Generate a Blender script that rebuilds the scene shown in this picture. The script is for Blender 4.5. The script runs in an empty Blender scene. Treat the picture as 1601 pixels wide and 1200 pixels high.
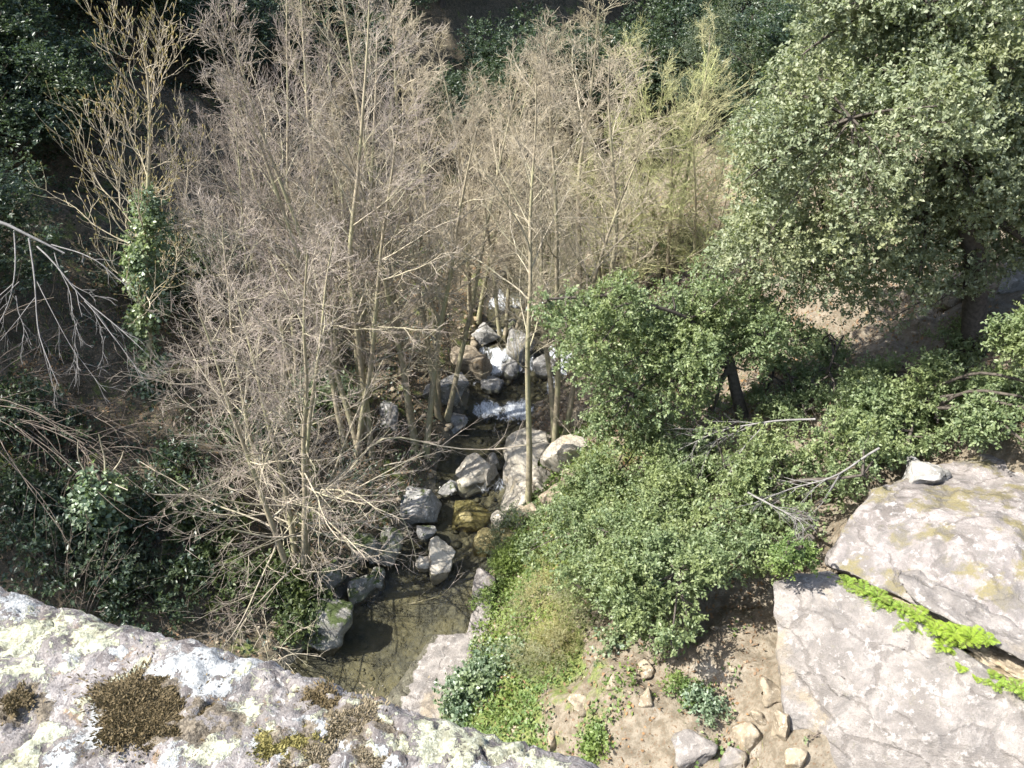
import bpy, bmesh, math, random
import numpy as np
from mathutils import Vector, Matrix

# ------------------------------------------------------------------ camera, sky, sun, exposure
SC = bpy.context.scene
COL = SC.collection
CAM = np.array([0.0, 0.0, 13.0]); PITCH = math.radians(32.0); FPX = 1332.0
cd = bpy.data.cameras.new('camera'); cam = bpy.data.objects.new('camera', cd); COL.objects.link(cam)
cam.location = CAM; cam.rotation_euler = (math.pi/2 - PITCH, 0, 0)
cd.sensor_width = 36; cd.lens = 36*FPX/1601; cd.clip_start = 0.05; cd.clip_end = 600
SC.camera = cam
EL = math.radians(52); AZ = math.radians(-18)          # sun stands to the left, a little behind the camera
SUN = np.array([-math.cos(EL)*math.cos(AZ), math.cos(EL)*math.sin(AZ), math.sin(EL)])
w = bpy.data.worlds.new('World'); SC.world = w; w.use_nodes = True
nt = w.node_tree; nt.nodes.clear()
sky = nt.nodes.new('ShaderNodeTexSky'); sky.sky_type = 'NISHITA'; sky.sun_disc = False
sky.sun_elevation = EL; sky.sun_rotation = math.atan2(SUN[0], SUN[1]); sky.air_density = 1.0; sky.dust_density = 2.0
bg = nt.nodes.new('ShaderNodeBackground'); bg.inputs['Strength'].default_value = 0.15
wo = nt.nodes.new('ShaderNodeOutputWorld')
nt.links.new(sky.outputs[0], bg.inputs[0]); nt.links.new(bg.outputs[0], wo.inputs[0])
sl = bpy.data.lights.new('sun', 'SUN'); sl.energy = 5.0; sl.angle = math.radians(0.5); sl.color = (1.0, 0.965, 0.91)
so = bpy.data.objects.new('sun', sl); COL.objects.link(so)
so.rotation_euler = Vector(SUN).to_track_quat('Z', 'Y').to_euler(); so.location = (-30, 10, 60)
vs = SC.view_settings; vs.view_transform = 'Standard'; vs.look = 'None'; vs.gamma = 1.0; vs.exposure = 1.55
try: vs.use_curve_mapping = False
except Exception: pass
SC.render.engine = 'CYCLES'
cy = SC.cycles; cy.max_bounces = 6; cy.diffuse_bounces = 3; cy.glossy_bounces = 2; cy.transmission_bounces = 4
cy.transparent_max_bounces = 8; cy.caustics_reflective = False; cy.caustics_refractive = False; cy.sample_clamp_indirect = 4; cy.use_adaptive_sampling = True; cy.adaptive_threshold = .02

# ------------------------------------------------------------------ numeric helpers
def rngf(s): return np.random.default_rng(s)
def nrm(a): return a/np.maximum(np.linalg.norm(a, axis=-1, keepdims=True), 1e-9)
def vnoise(p, seed=0):
    p = np.asarray(p, float); i = np.floor(p).astype(np.int64); f = p - i
    u = f*f*f*(f*(f*6-15)+10); out = 0
    def hsh(ix, iy, iz):
        h = (ix*374761393 + iy*668265263 + iz*1440662683 + seed*982451653) & 0xffffffff
        h = ((h ^ (h >> 13))*1274126177) & 0xffffffff
        h = ((h ^ (h >> 15))*2246822519) & 0xffffffff
        return ((h ^ (h >> 16)) & 0xffffff)/8388607.5 - 1.0
    for dx in (0, 1):
        wx = u[..., 0] if dx else 1-u[..., 0]
        for dy in (0, 1):
            wy = u[..., 1] if dy else 1-u[..., 1]
            for dz in (0, 1):
                wz_ = u[..., 2] if dz else 1-u[..., 2]
                out = out + wx*wy*wz_*hsh(i[..., 0]+dx, i[..., 1]+dy, i[..., 2]+dz)
    return out
def fbm(p, octv=4, seed=0, gain=0.5):
    p = np.asarray(p, float); a = 1.0; s = 0
    for k in range(octv):
        s = s + a*vnoise(p, seed+k*17); p = p*2.03 + 11.3; a *= gain
    return s
def sstep(a, b, x):
    t = np.clip((x-a)/(b-a), 0, 1); return t*t*(3-2*t)

# ------------------------------------------------------------------ terrain
YC = [-60, -10, 4, 7, 10.6, 13, 15.2, 18, 20.5, 24, 28, 33, 40, 60, 160]
XC = [-14, -6, -4.4, -3.6, -2.6, -1.9, -1.0, -.6, .3, .6, 1.6, 5, 13, 40, 160]
YW = [-60, 4, 10.6, 13, 15, 18, 20.5, 24, 30, 160]
WW = [2.0, 1.9, 1.8, 1.35, 1.0, .95, 1.35, 1.2, 1.0, 1.0]
YZ = [-60, 12.3, 13.2, 15.5, 16, 18.5, 19.0, 20.6, 21.2, 23.5, 24.2, 30, 45, 160]
ZZ = [-1.5, 0, .14, .2, .34, .42, .55, .62, .95, 1.05, 1.3, 2, 4, 22]
def cxf(y): return np.interp(y, YC, XC)
def wf(y): return np.interp(y, YW, WW)
def wzf(y): return np.interp(y, YZ, ZZ)
RS = [0, .25, 3.2, 8, 14, 30, 60, 200]; RH = [0, .3, 2.7, 5.0, 8.3, 17, 30, 70]
LS = [0, .4, 3, 8, 13, 22, 28, 45, 200]; LH = [0, .45, 1.5, 4.4, 8.4, 17.5, 22, 28, 55]
def hgt(x, y):
    x = np.asarray(x, float); y = np.asarray(y, float)
    c = cxf(y); wd = wf(y)*(1+.12*vnoise(np.stack([y*.9, y*0, y*0+3], -1), 5)); d = x-c; wz = wzf(y)
    bed = wz - .40*(1-np.clip(np.abs(d)/wd, 0, 1)**2)
    r = np.maximum(d-wd, 0); l = np.maximum(-d-wd, 0)
    bank = np.interp(r, RS, RH) + np.interp(l, LS, LH)
    s = np.maximum(r, l); p = np.stack([x, y, 0*x], -1)
    n = .40*fbm(p*.45, 2, 1) + .22*fbm(p*1.3, 3, 2)*np.clip(s/1.5, 0, 1) + .07*fbm(p*3.6, 3, 3)
    fade = np.clip(s/1.2, 0.12, 1)
    dip = 1.7*np.exp(-((x-5.2)/2.2)**2-((y-5.0)/1.9)**2)          # foot of the outcrop
    return bed + bank + n*fade - dip
# camera rays: pixel of the 1601x1200 photograph -> direction with forward depth 1
cp, sp_ = math.cos(PITCH), math.sin(PITCH)
def ray(px, py):
    u = (np.asarray(px, float)-800.5)/FPX; v = -(np.asarray(py, float)-600)/FPX
    return np.stack([u, cp+sp_*v, -sp_+cp*v], -1)
def at_t(px, py, t): return CAM + ray(px, py)*np.asarray(t, float)[..., None]
def at_Y(px, py, Y):
    d = ray(px, py); return CAM + d*(np.asarray(Y)/d[..., 1])[..., None]
TS = np.arange(3, 75, .06)
def ground_t(px, py):
    P = CAM + ray(px, py)[None]*TS[:, None]
    hit = np.nonzero(P[:, 2] <= hgt(P[:, 0], P[:, 1]))[0]
    return TS[hit[0]] if len(hit) else TS[-1]
def ground(px, py): return at_t(px, py, ground_t(px, py))
def zat(py, Y):
    v = -(py-600)/FPX; return 13 + Y*(-sp_+cp*v)/(cp+sp_*v)

# ------------------------------------------------------------------ mesh + object helpers
class MB:
    def __init__(s): s.V = []; s.F = []; s.A = []; s.n = 0
    def add(s, V, F, a=None):
        V = np.asarray(V, float).reshape(-1, 3); F = np.asarray(F, np.int64)
        if len(V) == 0 or len(F) == 0: return s
        s.V.append(V); s.F.append(F+s.n); s.n += len(V)
        s.A.append(np.zeros(len(F)) if a is None else np.asarray(a, float)); return s
    def mesh(s, name, off=(0, 0, 0), smooth=False):
        me = bpy.data.meshes.new(name)
        V = np.concatenate(s.V)-np.asarray(off)
        me.vertices.add(len(V)); me.vertices.foreach_set('co', V.astype(np.float32).ravel())
        li = np.concatenate([f.ravel() for f in s.F]); tot = np.concatenate([np.full(len(f), f.shape[1]) for f in s.F])
        st = np.concatenate([[0], np.cumsum(tot)[:-1]])
        me.loops.add(len(li)); me.loops.foreach_set('vertex_index', li.astype(np.int32))
        me.polygons.add(len(tot)); me.polygons.foreach_set('loop_start', st.astype(np.int32))
        if smooth: me.polygons.foreach_set('use_smooth', np.ones(len(tot), bool))
        at = me.attributes.new('v', 'FLOAT', 'FACE'); at.data.foreach_set('value', np.concatenate(s.A).astype(np.float32))
        me.update(calc_edges=True); return me
def tag(o, label=None, cat=None, group=None, kind=None):
    if label: o['label'] = label
    if cat: o['category'] = cat
    if group: o['group'] = group
    if kind: o['kind'] = kind
    return o
def mobj(name, me, mat, parent=None, loc=(0, 0, 0), kind=None):
    o = bpy.data.objects.new(name, me); COL.objects.link(o); o.location = loc
    if mat is not None and len(me.materials) == 0: me.materials.append(mat)
    if parent is not None: o.parent = parent
    if kind: o['kind'] = kind
    return o
def thing(name, label, cat, loc, group=None):
    o = bpy.data.objects.new(name, None); COL.objects.link(o); o.location = loc; o.empty_display_size = .3
    return tag(o, label, cat, group)
def part(name, mb, mat, parent, smooth=False, kind=None, off=None):
    off = tuple(parent.location) if off is None else off
    return mobj(name, mb.mesh(name, off, smooth), mat, parent, kind=kind)
def copy_tree(o, label, loc, rz, sc, group=None):
    r = o.copy(); COL.objects.link(r); r.location = loc; r.rotation_euler = (0, 0, rz)
    r.scale = sc if hasattr(sc, '__len__') else (sc,)*3
    r['label'] = label
    if group: r['group'] = group
    for ch in list(o.children):
        c = ch.copy(); COL.objects.link(c); c.parent = r
    return r

def tubes(P, R, sides=3):
    N, K, _ = P.shape
    T = nrm(np.gradient(P, axis=1))
    g = nrm(P[:, -1]-P[:, 0]); ref = np.where(np.abs(g[:, 2:3]) < .8, np.array([[0, 0, 1.]]), np.array([[1., .3, 0]]))
    ref = nrm(np.cross(g, ref))[:, None, :]
    U = nrm(ref-(ref*T).sum(-1, keepdims=True)*T); W = np.cross(T, U)
    a = np.arange(sides)*2*np.pi/sides
    V = P[:, :, None, :] + R[:, :, None, None]*(np.cos(a)[None, None, :, None]*U[:, :, None, :] + np.sin(a)[None, None, :, None]*W[:, :, None, :])
    n = np.arange(N)[:, None, None]*(K*sides); k = np.arange(K-1)[None, :, None]*sides; s = np.arange(sides)[None, None, :]
    s2 = (s+1) % sides
    F = np.stack([n+k+s, n+k+s2, n+k+sides+s2, n+k+sides+s], -1).reshape(-1, 4)
    return V.reshape(-1, 3), F
def plen(P): return np.linalg.norm(np.diff(P, axis=1), axis=-1).sum(1)
def grow(P, R, n, t0, t1, a0, a1, lenf, K, rng, rr, up=.0, wob=.12, flat=1.0, rmin=.0022, keepr=.75):
    N, Kp, _ = P.shape; idx = np.repeat(np.arange(N), n)
    t = t0+(t1-t0)*((np.tile(np.arange(n), N)+rng.random(N*n))/n)
    f = np.clip(t*(Kp-1), 0, Kp-1.001); i = f.astype(int); fr = (f-i)[:, None]
    base = P[idx, i]*(1-fr)+P[idx, i+1]*fr; tg = nrm(P[idx, i+1]-P[idx, i]); rb = R[idx, i]*(1-fr[:, 0])+R[idx, i+1]*fr[:, 0]
    q = rng.normal(size=(N*n, 3)); q[:, 2] *= flat; v = nrm(q-(q*tg).sum(1, keepdims=True)*tg)
    an = np.radians(a0+(a1-a0)*t+rng.normal(0, 9, N*n))[:, None]
    d = nrm(np.cos(an)*tg+np.sin(an)*v); L = lenf(plen(P)[idx], t)*rng.uniform(.6, 1.25, N*n)
    Q = np.empty((N*n, K, 3)); Q[:, 0] = base; cur = d
    for k in range(1, K):
        cur = nrm(cur+np.array([0, 0, up])+wob*rng.normal(size=(N*n, 3))); Q[:, k] = Q[:, k-1]+cur*(L/(K-1))[:, None]
    r0 = np.maximum(np.minimum(rb*keepr, L*rr), rmin)
    return Q, np.maximum(r0[:, None]*np.linspace(1, .4, K)[None], rmin*.6)
def pline(pts, K, rng=None, wob=0):
    pts = np.asarray(pts, float); s = np.concatenate([[0], np.cumsum(np.linalg.norm(np.diff(pts, axis=0), axis=1))])
    u = np.linspace(0, s[-1], K); P = np.stack([np.interp(u, s, pts[:, j]) for j in range(3)], -1)
    if rng is not None and wob:
        q = rng.normal(0, wob, (K, 3)); q[0] = 0; P += np.cumsum(q, 0)*.5+q*.4
    for _ in range(2): P[1:-1] = .25*P[:-2]+.5*P[1:-1]+.25*P[2:]
    return P[None]

def leaves(C, D, N_, L, W, rng, fold=.22):
    D = nrm(D); N_ = nrm(N_-(N_*D).sum(1, keepdims=True)*D); S = np.cross(N_, D)
    L = np.broadcast_to(L, len(C))[:, None]; W = np.broadcast_to(W, len(C))[:, None]
    m = C+D*L*.45+N_*W*fold
    V = np.stack([C, m-S*W*.5, C+D*L, m+S*W*.5], 1).reshape(-1, 3)
    b = np.arange(len(C))[:, None]*4
    F = np.concatenate([b+np.array([[0, 1, 2]]), b+np.array([[0, 2, 3]])], 1).reshape(-1, 3)
    a = np.repeat(rng.random(len(C)), 2)
    return V, F, a
def foliage(mb, C, r, nspr, per, L, rng, seed=0, gap=-.15, inner=.45, upb=.35, asp=.5, gscale=1.1, flat=.85):
    """sprigs of small leaves on and inside the lobes (centres C, radii r)"""
    pw = r**2/np.sum(r**2); k = rng.choice(len(C), nspr*2, p=pw)
    d = rng.normal(size=(len(k), 3)); d[:, 2] += upb; d = nrm(d)
    rho = r[k]*(inner+(1.12-inner)*rng.random(len(k))**.6)
    p = C[k]+d*rho[:, None]*np.array([1, 1, flat])
    keep = fbm(p*gscale, 3, seed+40)+.25*rng.normal(size=len(k)) > gap; p = p[keep][:nspr]; d = d[keep][:nspr]
    ax = nrm(d+.6*rng.normal(size=d.shape)+np.array([0, 0, .15])); n = len(p)
    sl = L*2.6*(.7+.6*rng.random((n, 1)))
    tt = (np.arange(per)+.5)/per
    base = p[:, None, :]+ax[:, None, :]*(tt[None, :, None]*sl[:, None, :])
    side = rng.normal(size=(n, per, 3)); side = nrm(side-(side*ax[:, None]).sum(-1, keepdims=True)*ax[:, None])
    ld = nrm(side+.55*ax[:, None]); ln = nrm(.55*ax[:, None]+np.array([-.15, -.1, .65])+.55*rng.normal(size=(n, per, 3)))
    sz = L*rng.uniform(.65, 1.25, n*per)
    mb.add(*leaves(base.reshape(-1, 3), ld.reshape(-1, 3), ln.reshape(-1, 3), sz, sz*asp, rng))
    return p, ax

# ------------------------------------------------------------------ materials
class NT:
    def __init__(s, name):
        s.m = bpy.data.materials.new(name); s.m.use_nodes = True; s.t = s.m.node_tree; s.t.nodes.clear()
        s.out = s.n('ShaderNodeOutputMaterial')
    def n(s, typ, **kw):
        x = s.t.nodes.new(typ)
        for k, v in kw.items():
            if k.startswith('i_'): x.inputs[k[2:].replace('_', ' ')].default_value = v
            else: setattr(x, k, v)
        return x
    def l(s, a, b): s.t.links.new(a, b)
    def pos(s, obj=False):
        return s.n('ShaderNodeTexCoord').outputs['Object'] if obj else s.n('ShaderNodeNewGeometry').outputs['Position']
    def noise(s, scale, vec, detail=4, rough=.6, dist=0.0, stretch=None):
        x = s.n('ShaderNodeTexNoise', i_Scale=scale, i_Detail=detail, i_Roughness=rough, i_Distortion=dist)
        if stretch:
            mp = s.n('ShaderNodeMapping'); mp.inputs['Scale'].default_value = stretch; s.l(vec, mp.inputs[0]); vec = mp.outputs[0]
        s.l(vec, x.inputs['Vector']); return x.outputs['Fac']
    def ramp(s, fac, stops):
        r = s.n('ShaderNodeValToRGB'); e = r.color_ramp.elements
        while len(e) < len(stops): e.new(.5)
        for q, (p, c) in zip(e, stops): q.position = p; q.color = (*c, 1) if len(c) == 3 else c
        s.l(fac, r.inputs[0]); return r.outputs[0]
    def mask(s, fac, lo, hi):
        r = s.n('ShaderNodeMapRange', interpolation_type='SMOOTHSTEP'); r.inputs['From Min'].default_value = lo; r.inputs['From Max'].default_value = hi
        s.l(fac, r.inputs['Value']); return r.outputs[0]
    def mix(s, fac, a, b):
        x = s.n('ShaderNodeMix', data_type='RGBA')
        if isinstance(fac, (int, float)): x.inputs[0].default_value = fac
        else: s.l(fac, x.inputs[0])
        for v, k in ((a, 6), (b, 7)):
            if isinstance(v, tuple): x.inputs[k].default_value = (*v, 1)
            else: s.l(v, x.inputs[k])
        return x.outputs[2]
    def math(s, op, a, b=None):
        x = s.n('ShaderNodeMath', operation=op)
        for v, k in ((a, 0), (b, 1)):
            if v is None: continue
            if isinstance(v, (int, float)): x.inputs[k].default_value = v
            else: s.l(v, x.inputs[k])
        return x.outputs[0]
    def attr(s, name): return s.n('ShaderNodeAttribute', attribute_name=name).outputs['Fac']
    def pbr(s, col, rough=.8, bump=None, bstr=.3, bdist=.02, spec=.3):
        p = s.n('ShaderNodeBsdfPrincipled')
        if isinstance(col, tuple): p.inputs['Base Color'].default_value = (*col, 1)
        else: s.l(col, p.inputs['Base Color'])
        if isinstance(rough, (int, float)): p.inputs['Roughness'].default_value = rough
        else: s.l(rough, p.inputs['Roughness'])
        p.inputs['Specular IOR Level'].default_value = spec
        if bump is not None:
            b = s.n('ShaderNodeBump', i_Strength=bstr, i_Distance=bdist); s.l(bump, b.inputs['Height']); s.l(b.outputs[0], p.inputs['Normal'])
        return p.outputs[0]
    def done(s, sh): s.l(sh, s.out.inputs['Surface']); return s.m

def m_leaf(name, c0, c1, c2=None, rough=.5, tr=.36, spec=.4, var=1.0):
    t = NT(name); v = t.attr('v'); big = t.noise(.9, t.pos(), 2)
    col = t.ramp(v, [(0, c0), (.75, c1), (1, c2 or c1)])
    col = t.mix(t.mask(big, .42, .66), col, t.mix(.6*var, col, (c1[0]*1.35, c1[1]*1.15, c1[2]*.75)))
    col = t.mix(t.mask(t.noise(2.4, t.pos(), 3), .54, .70), col, t.mix(.5*var, col, (c0[0]*.8, c0[1]*.85, c0[2]*.8)))
    p = t.pbr(col, rough, spec=spec); tl = t.n('ShaderNodeBsdfTranslucent')
    t.l(t.mix(.5, col, (c1[0]*1.6, c1[1]*1.8, c1[2]*.6)), tl.inputs[0])
    ms = t.n('ShaderNodeMixShader'); ms.inputs[0].default_value = tr; t.l(p, ms.inputs[1]); t.l(tl.outputs[0], ms.inputs[2])
    return t.done(ms.outputs[0])
def m_bark(name, c0, c1, c2=None, scale=9.0, moss=None):
    t = NT(name); p = t.pos(); n1 = t.noise(scale, p, 5, .65); n2 = t.noise(1.1, p, 2)
    col = t.ramp(n1, [(.3, c0), (.62, c1)])
    if c2: col = t.mix(t.mask(n2, .42, .66), col, c2)
    if moss: col = t.mix(t.mask(t.noise(2.6, p, 4), .5, .62), col, moss)
    return t.done(t.pbr(col, .85, n1, .5, .01, spec=.25))
M = {}
M['oak_leaf'] = m_leaf('holm_oak_leaf', (.135, .160, .092), (.200, .228, .138), (.285, .305, .195), rough=.5, spec=.45, var=.5)
M['oak_leaf2'] = m_leaf('holm_oak_leaf_fresh', (.100, .138, .066), (.160, .205, .095), (.245, .285, .145), rough=.5, spec=.45, var=.6)
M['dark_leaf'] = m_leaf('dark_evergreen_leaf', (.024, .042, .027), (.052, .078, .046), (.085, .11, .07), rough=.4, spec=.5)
M['grey_leaf'] = m_leaf('grey_green_leaf', (.055, .075, .050), (.090, .115, .075), (.13, .15, .10), rough=.5)
M['ivy'] = m_leaf('ivy_leaf', (.085, .125, .080), (.165, .220, .135), (.28, .33, .22), rough=.4, spec=.5)
M['fern'] = m_leaf('fern_leaf', (.15, .15, .045), (.21, .33, .05), (.32, .43, .10), rough=.5, tr=.42)
M['herb'] = m_leaf('herb_leaf', (.075, .12, .035), (.13, .19, .06), (.21, .26, .10), rough=.5, tr=.35)
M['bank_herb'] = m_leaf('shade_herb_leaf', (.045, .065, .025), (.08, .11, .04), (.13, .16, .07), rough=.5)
M['broom'] = m_leaf('broom_stem', (.13, .14, .075), (.22, .22, .12), (.30, .28, .17), rough=.6)
M['litter'] = m_leaf('dead_leaf', (.11, .07, .042), (.22, .145, .09), (.33, .25, .175), rough=.7, tr=.15, spec=.2)
M['grass'] = m_leaf('grass_blade', (.09, .13, .03), (.17, .21, .06), (.33, .30, .13), rough=.6)
M['alder_trunk'] = m_bark('alder_trunk_bark', (.17, .145, .10), (.31, .265, .185), (.27, .255, .15), 14)
M['twig_pink'] = m_bark('twig_bark_mauve', (.185, .155, .125), (.35, .302, .245), (.27, .225, .195), 4)
M['twig_tan'] = m_bark('twig_bark_tan', (.21, .178, .128), (.385, .332, .242), (.33, .285, .185), 4)
M['twig_green'] = m_bark('twig_bark_budding', (.28, .265, .14), (.44, .42, .23), (.40, .42, .18), 4)
M['limb'] = m_bark('alder_limb_bark', (.21, .18, .135), (.36, .315, .24), (.30, .275, .18), 8)
M['bud'] = m_leaf('swelling_bud', (.20, .16, .08), (.28, .24, .12), (.26, .27, .12), rough=.6)
M['oak_bark'] = m_bark('holm_oak_bark', (.035, .03, .025), (.085, .072, .058), None, 16)
M['dead_wood'] = m_bark('dead_grey_wood', (.10, .095, .088), (.20, .19, .178), None, 12)
M['brown_stem'] = m_bark('brown_stem', (.075, .06, .048), (.145, .118, .093), None, 10)

def m_rock(name, base, dark, pale, lich=None, moss=None, mossamt=.5, stain=None, wet=None, scale=1.0, palecut=(.54, .62), bstr=.6, crack=False):
    t = NT(name); p = t.pos(); n1 = t.noise(2.2*scale, p, 6, .62, .4); n2 = t.noise(8*scale, p, 6, .7); n3 = t.noise(.9*scale, p, 4, .6, .6)
    n4 = t.noise(38*scale, p, 3, .7)
    col = t.mix(t.mask(n1, .36, .62), dark, base)
    col = t.mix(t.mask(n2, *palecut), col, pale)
    col = t.mix(t.math('MULTIPLY', t.mask(n4, .55, .7), .5), col, dark)
    if stain: col = t.mix(t.math('MULTIPLY', t.mask(n3, .57, .68), .7), col, stain)
    if lich: col = t.mix(t.mask(t.noise(5.5*scale, p, 6, .72, .8), .60, .66), col, lich)
    if moss:
        g = t.n('ShaderNodeNewGeometry'); sx = t.n('ShaderNodeSeparateXYZ'); t.l(g.outputs['Normal'], sx.inputs[0])
        mm = t.math('MULTIPLY', t.mask(sx.outputs[2], .1, .7), t.mask(t.noise(1.7*scale, p, 5, .65), .62-.28*mossamt, .70-.25*mossamt))
        col = t.mix(mm, col, moss)
    rough = .85
    if crack:
        wv = t.n('ShaderNodeVectorMath', operation='ADD'); nz = t.n('ShaderNodeTexNoise', i_Scale=1.6, i_Detail=4); t.l(p, nz.inputs['Vector'])
        sc_ = t.n('ShaderNodeVectorMath', operation='SCALE'); sc_.inputs['Scale'].default_value = .55; t.l(nz.outputs['Color'], sc_.inputs[0]); t.l(p, wv.inputs[0]); t.l(sc_.outputs[0], wv.inputs[1])
        mp = t.n('ShaderNodeMapping'); mp.inputs['Rotation'].default_value = (.3, .55, .4); mp.inputs['Scale'].default_value = (.9, 1.0, 3.2); t.l(wv.outputs[0], mp.inputs[0])
        vo = t.n('ShaderNodeTexVoronoi', feature='DISTANCE_TO_EDGE', i_Scale=.8); t.l(mp.outputs[0], vo.inputs['Vector'])
        ck = t.mask(t.math('ADD', vo.outputs['Distance'], t.math('MULTIPLY', t.math('SUBTRACT', n2, .5), .22)), .0, .035)
        col = t.mix(ck, t.mix(.45, col, (.06, .05, .042)), col); n1 = t.math('ADD', n1, t.math('MULTIPLY', ck, .5))
        st_ = t.noise(2.3, p, 5, .65, .5, stretch=(1.2, 1.2, .35)); col = t.mix(t.math('MULTIPLY', t.mask(st_, .50, .66), .75), col, (.105, .097, .09))
        sp2 = t.noise(19, p, 5, .75); col = t.mix(t.math('MULTIPLY', t.mask(sp2, .55, .62), .6), col, (.12, .11, .098)); n2 = t.math('ADD', n2, t.math('MULTIPLY', sp2, .8))
        grit = t.noise(110, p, 3, .8); col = t.mix(t.math('MULTIPLY', t.mask(grit, .53, .64), .55), col, (.10, .088, .08)); col = t.mix(t.math('MULTIPLY', t.mask(grit, .44, .34), .4), col, pale)
    if wet is not None:
        sz = t.n('ShaderNodeSeparateXYZ'); t.l(p, sz.inputs[0]); wm = t.mask(t.math('ADD', sz.outputs[2], t.math('MULTIPLY', n2, -.12)), wet, wet+.12)
        col = t.mix(wm, t.mix(.55, col, (.03, .028, .02)), col)
    bm_ = t.math('ADD', t.math('ADD', n2, t.math('MULTIPLY', n4, .35)), t.math('MULTIPLY', n1, .8))
    return t.done(t.pbr(col, rough, bm_, bstr, .05/scale**.5, spec=.25))
M['rock_big'] = m_rock('pink_grey_rock', (.225, .205, .185), (.135, .122, .110), (.285, .265, .242), lich=(.155, .142, .115), stain=(.22, .18, .12), scale=1.1, crack=True, bstr=.6)
M['rock_top'] = m_rock('mossy_topped_rock', (.235, .211, .196), (.145, .130, .120), (.31, .292, .272), lich=(.155, .145, .115), moss=(.15, .13, .065), mossamt=.42, scale=1.1, crack=True)
M['rock_pale'] = m_rock('pale_stream_rock', (.38, .345, .28), (.26, .235, .19), (.45, .415, .345), stain=(.31, .26, .17), scale=2.5)
M['rock_grey'] = m_rock('grey_stream_rock', (.27, .26, .24), (.16, .155, .14), (.38, .37, .35), moss=(.075, .095, .03), mossamt=.15, scale=2)
M['rock_moss'] = m_rock('mossy_stream_rock', (.20, .19, .165), (.11, .105, .09), (.30, .29, .26), moss=(.05, .066, .022), mossamt=.7, scale=2)
M['rock_tan'] = m_rock('tan_slope_rock', (.27, .225, .16), (.16, .13, .09), (.36, .315, .245), stain=(.24, .165, .085), scale=2.5)
M['rock_bed'] = m_rock('algae_yellow_stone', (.24, .20, .09), (.13, .11, .05), (.34, .30, .17), stain=(.28, .21, .07), scale=2)

M['rock_wet'] = m_rock('wet_bed_cobble', (.14, .125, .085), (.09, .082, .06), (.20, .18, .125), stain=(.17, .135, .065), scale=3)
def m_ground():
    t = NT('valley_ground'); p = t.pos(); side = t.attr('side'); wet = t.attr('wet'); grn = t.attr('green')
    n1 = t.noise(1.3, p, 6, .65); n2 = t.noise(6, p, 5, .7); n3 = t.noise(26, p, 4, .7)
    dry = t.mix(t.mask(n2, .35, .65), (.10, .083, .058), (.19, .163, .123)); dry = t.mix(t.mask(n1, .56, .68), dry, (.225, .203, .165))
    dry = t.mix(t.mask(n3, .54, .66), dry, (.12, .08, .05))
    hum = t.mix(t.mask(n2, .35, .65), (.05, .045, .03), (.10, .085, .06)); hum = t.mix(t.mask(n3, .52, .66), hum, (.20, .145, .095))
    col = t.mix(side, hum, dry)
    gm = t.mask(t.math('ADD', grn, t.math('MULTIPLY', t.math('SUBTRACT', n1, .5), 1.6)), .45, .62)
    col = t.mix(gm, col, t.mix(t.mask(n3, .4, .62), (.075, .095, .03), (.15, .17, .055)))
    v = t.n('ShaderNodeTexVoronoi', i_Scale=5.5); t.l(p, v.inputs['Vector'])
    bed = t.mix(t.mask(n1, .4, .62), (.085, .08, .068), (.165, .145, .095)); bed = t.mix(t.mask(n3, .5, .66), bed, (.14, .13, .11)); bed = t.mix(t.math('ADD', .45, t.math('MULTIPLY', t.mask(v.outputs['Distance'], .1, .5), .55)), (.22, .20, .15), bed)
    col = t.mix(wet, col, bed)
    h = t.math('ADD', t.math('MULTIPLY', n2, .6), t.math('MULTIPLY', n3, .4))
    return t.done(t.pbr(col, .9, h, .8, .06, spec=.15))
M['ground'] = m_ground()
def m_water():
    t = NT('stream_water'); p = t.pos(); foam = t.attr('foam')
    n = t.noise(3.2, p, 4, .6, .6); n2 = t.noise(11, p, 3, .6)
    bmp = t.n('ShaderNodeBump', i_Strength=.7, i_Distance=.07); t.l(t.math('ADD', n, t.math('MULTIPLY', n2, .45)), bmp.inputs['Height'])
    tr = t.n('ShaderNodeBsdfTransparent'); tr.inputs[0].default_value = (.72, .73, .66, 1)
    gl = t.n('ShaderNodeBsdfGlossy', i_Roughness=.06); t.l(bmp.outputs[0], gl.inputs['Normal'])
    fr = t.n('ShaderNodeFresnel', i_IOR=1.33); t.l(bmp.outputs[0], fr.inputs['Normal'])
    a = t.n('ShaderNodeMixShader'); t.l(fr.outputs[0], a.inputs[0]); t.l(tr.outputs[0], a.inputs[1]); t.l(gl.outputs[0], a.inputs[2])
    d = t.pbr(t.mix(t.mask(t.noise(14, p, 5, .75, .6, stretch=(2.2, .6, 1)), .38, .62), (.30, .32, .33), (.72, .74, .75)), .4, t.noise(30, p, 4, .7), .8, .03)
    fm = t.mask(t.math('ADD', foam, t.math('MULTIPLY', t.math('SUBTRACT', t.noise(5, p, 6, .75, .5, stretch=(1.6, .7, 1)), .5), 1.5)), .48, .92)
    b = t.n('ShaderNodeMixShader'); t.l(fm, b.inputs[0]); t.l(a.outputs[0], b.inputs[1]); t.l(d, b.inputs[2])
    return t.done(b.outputs[0])
M['water'] = m_water()
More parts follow.
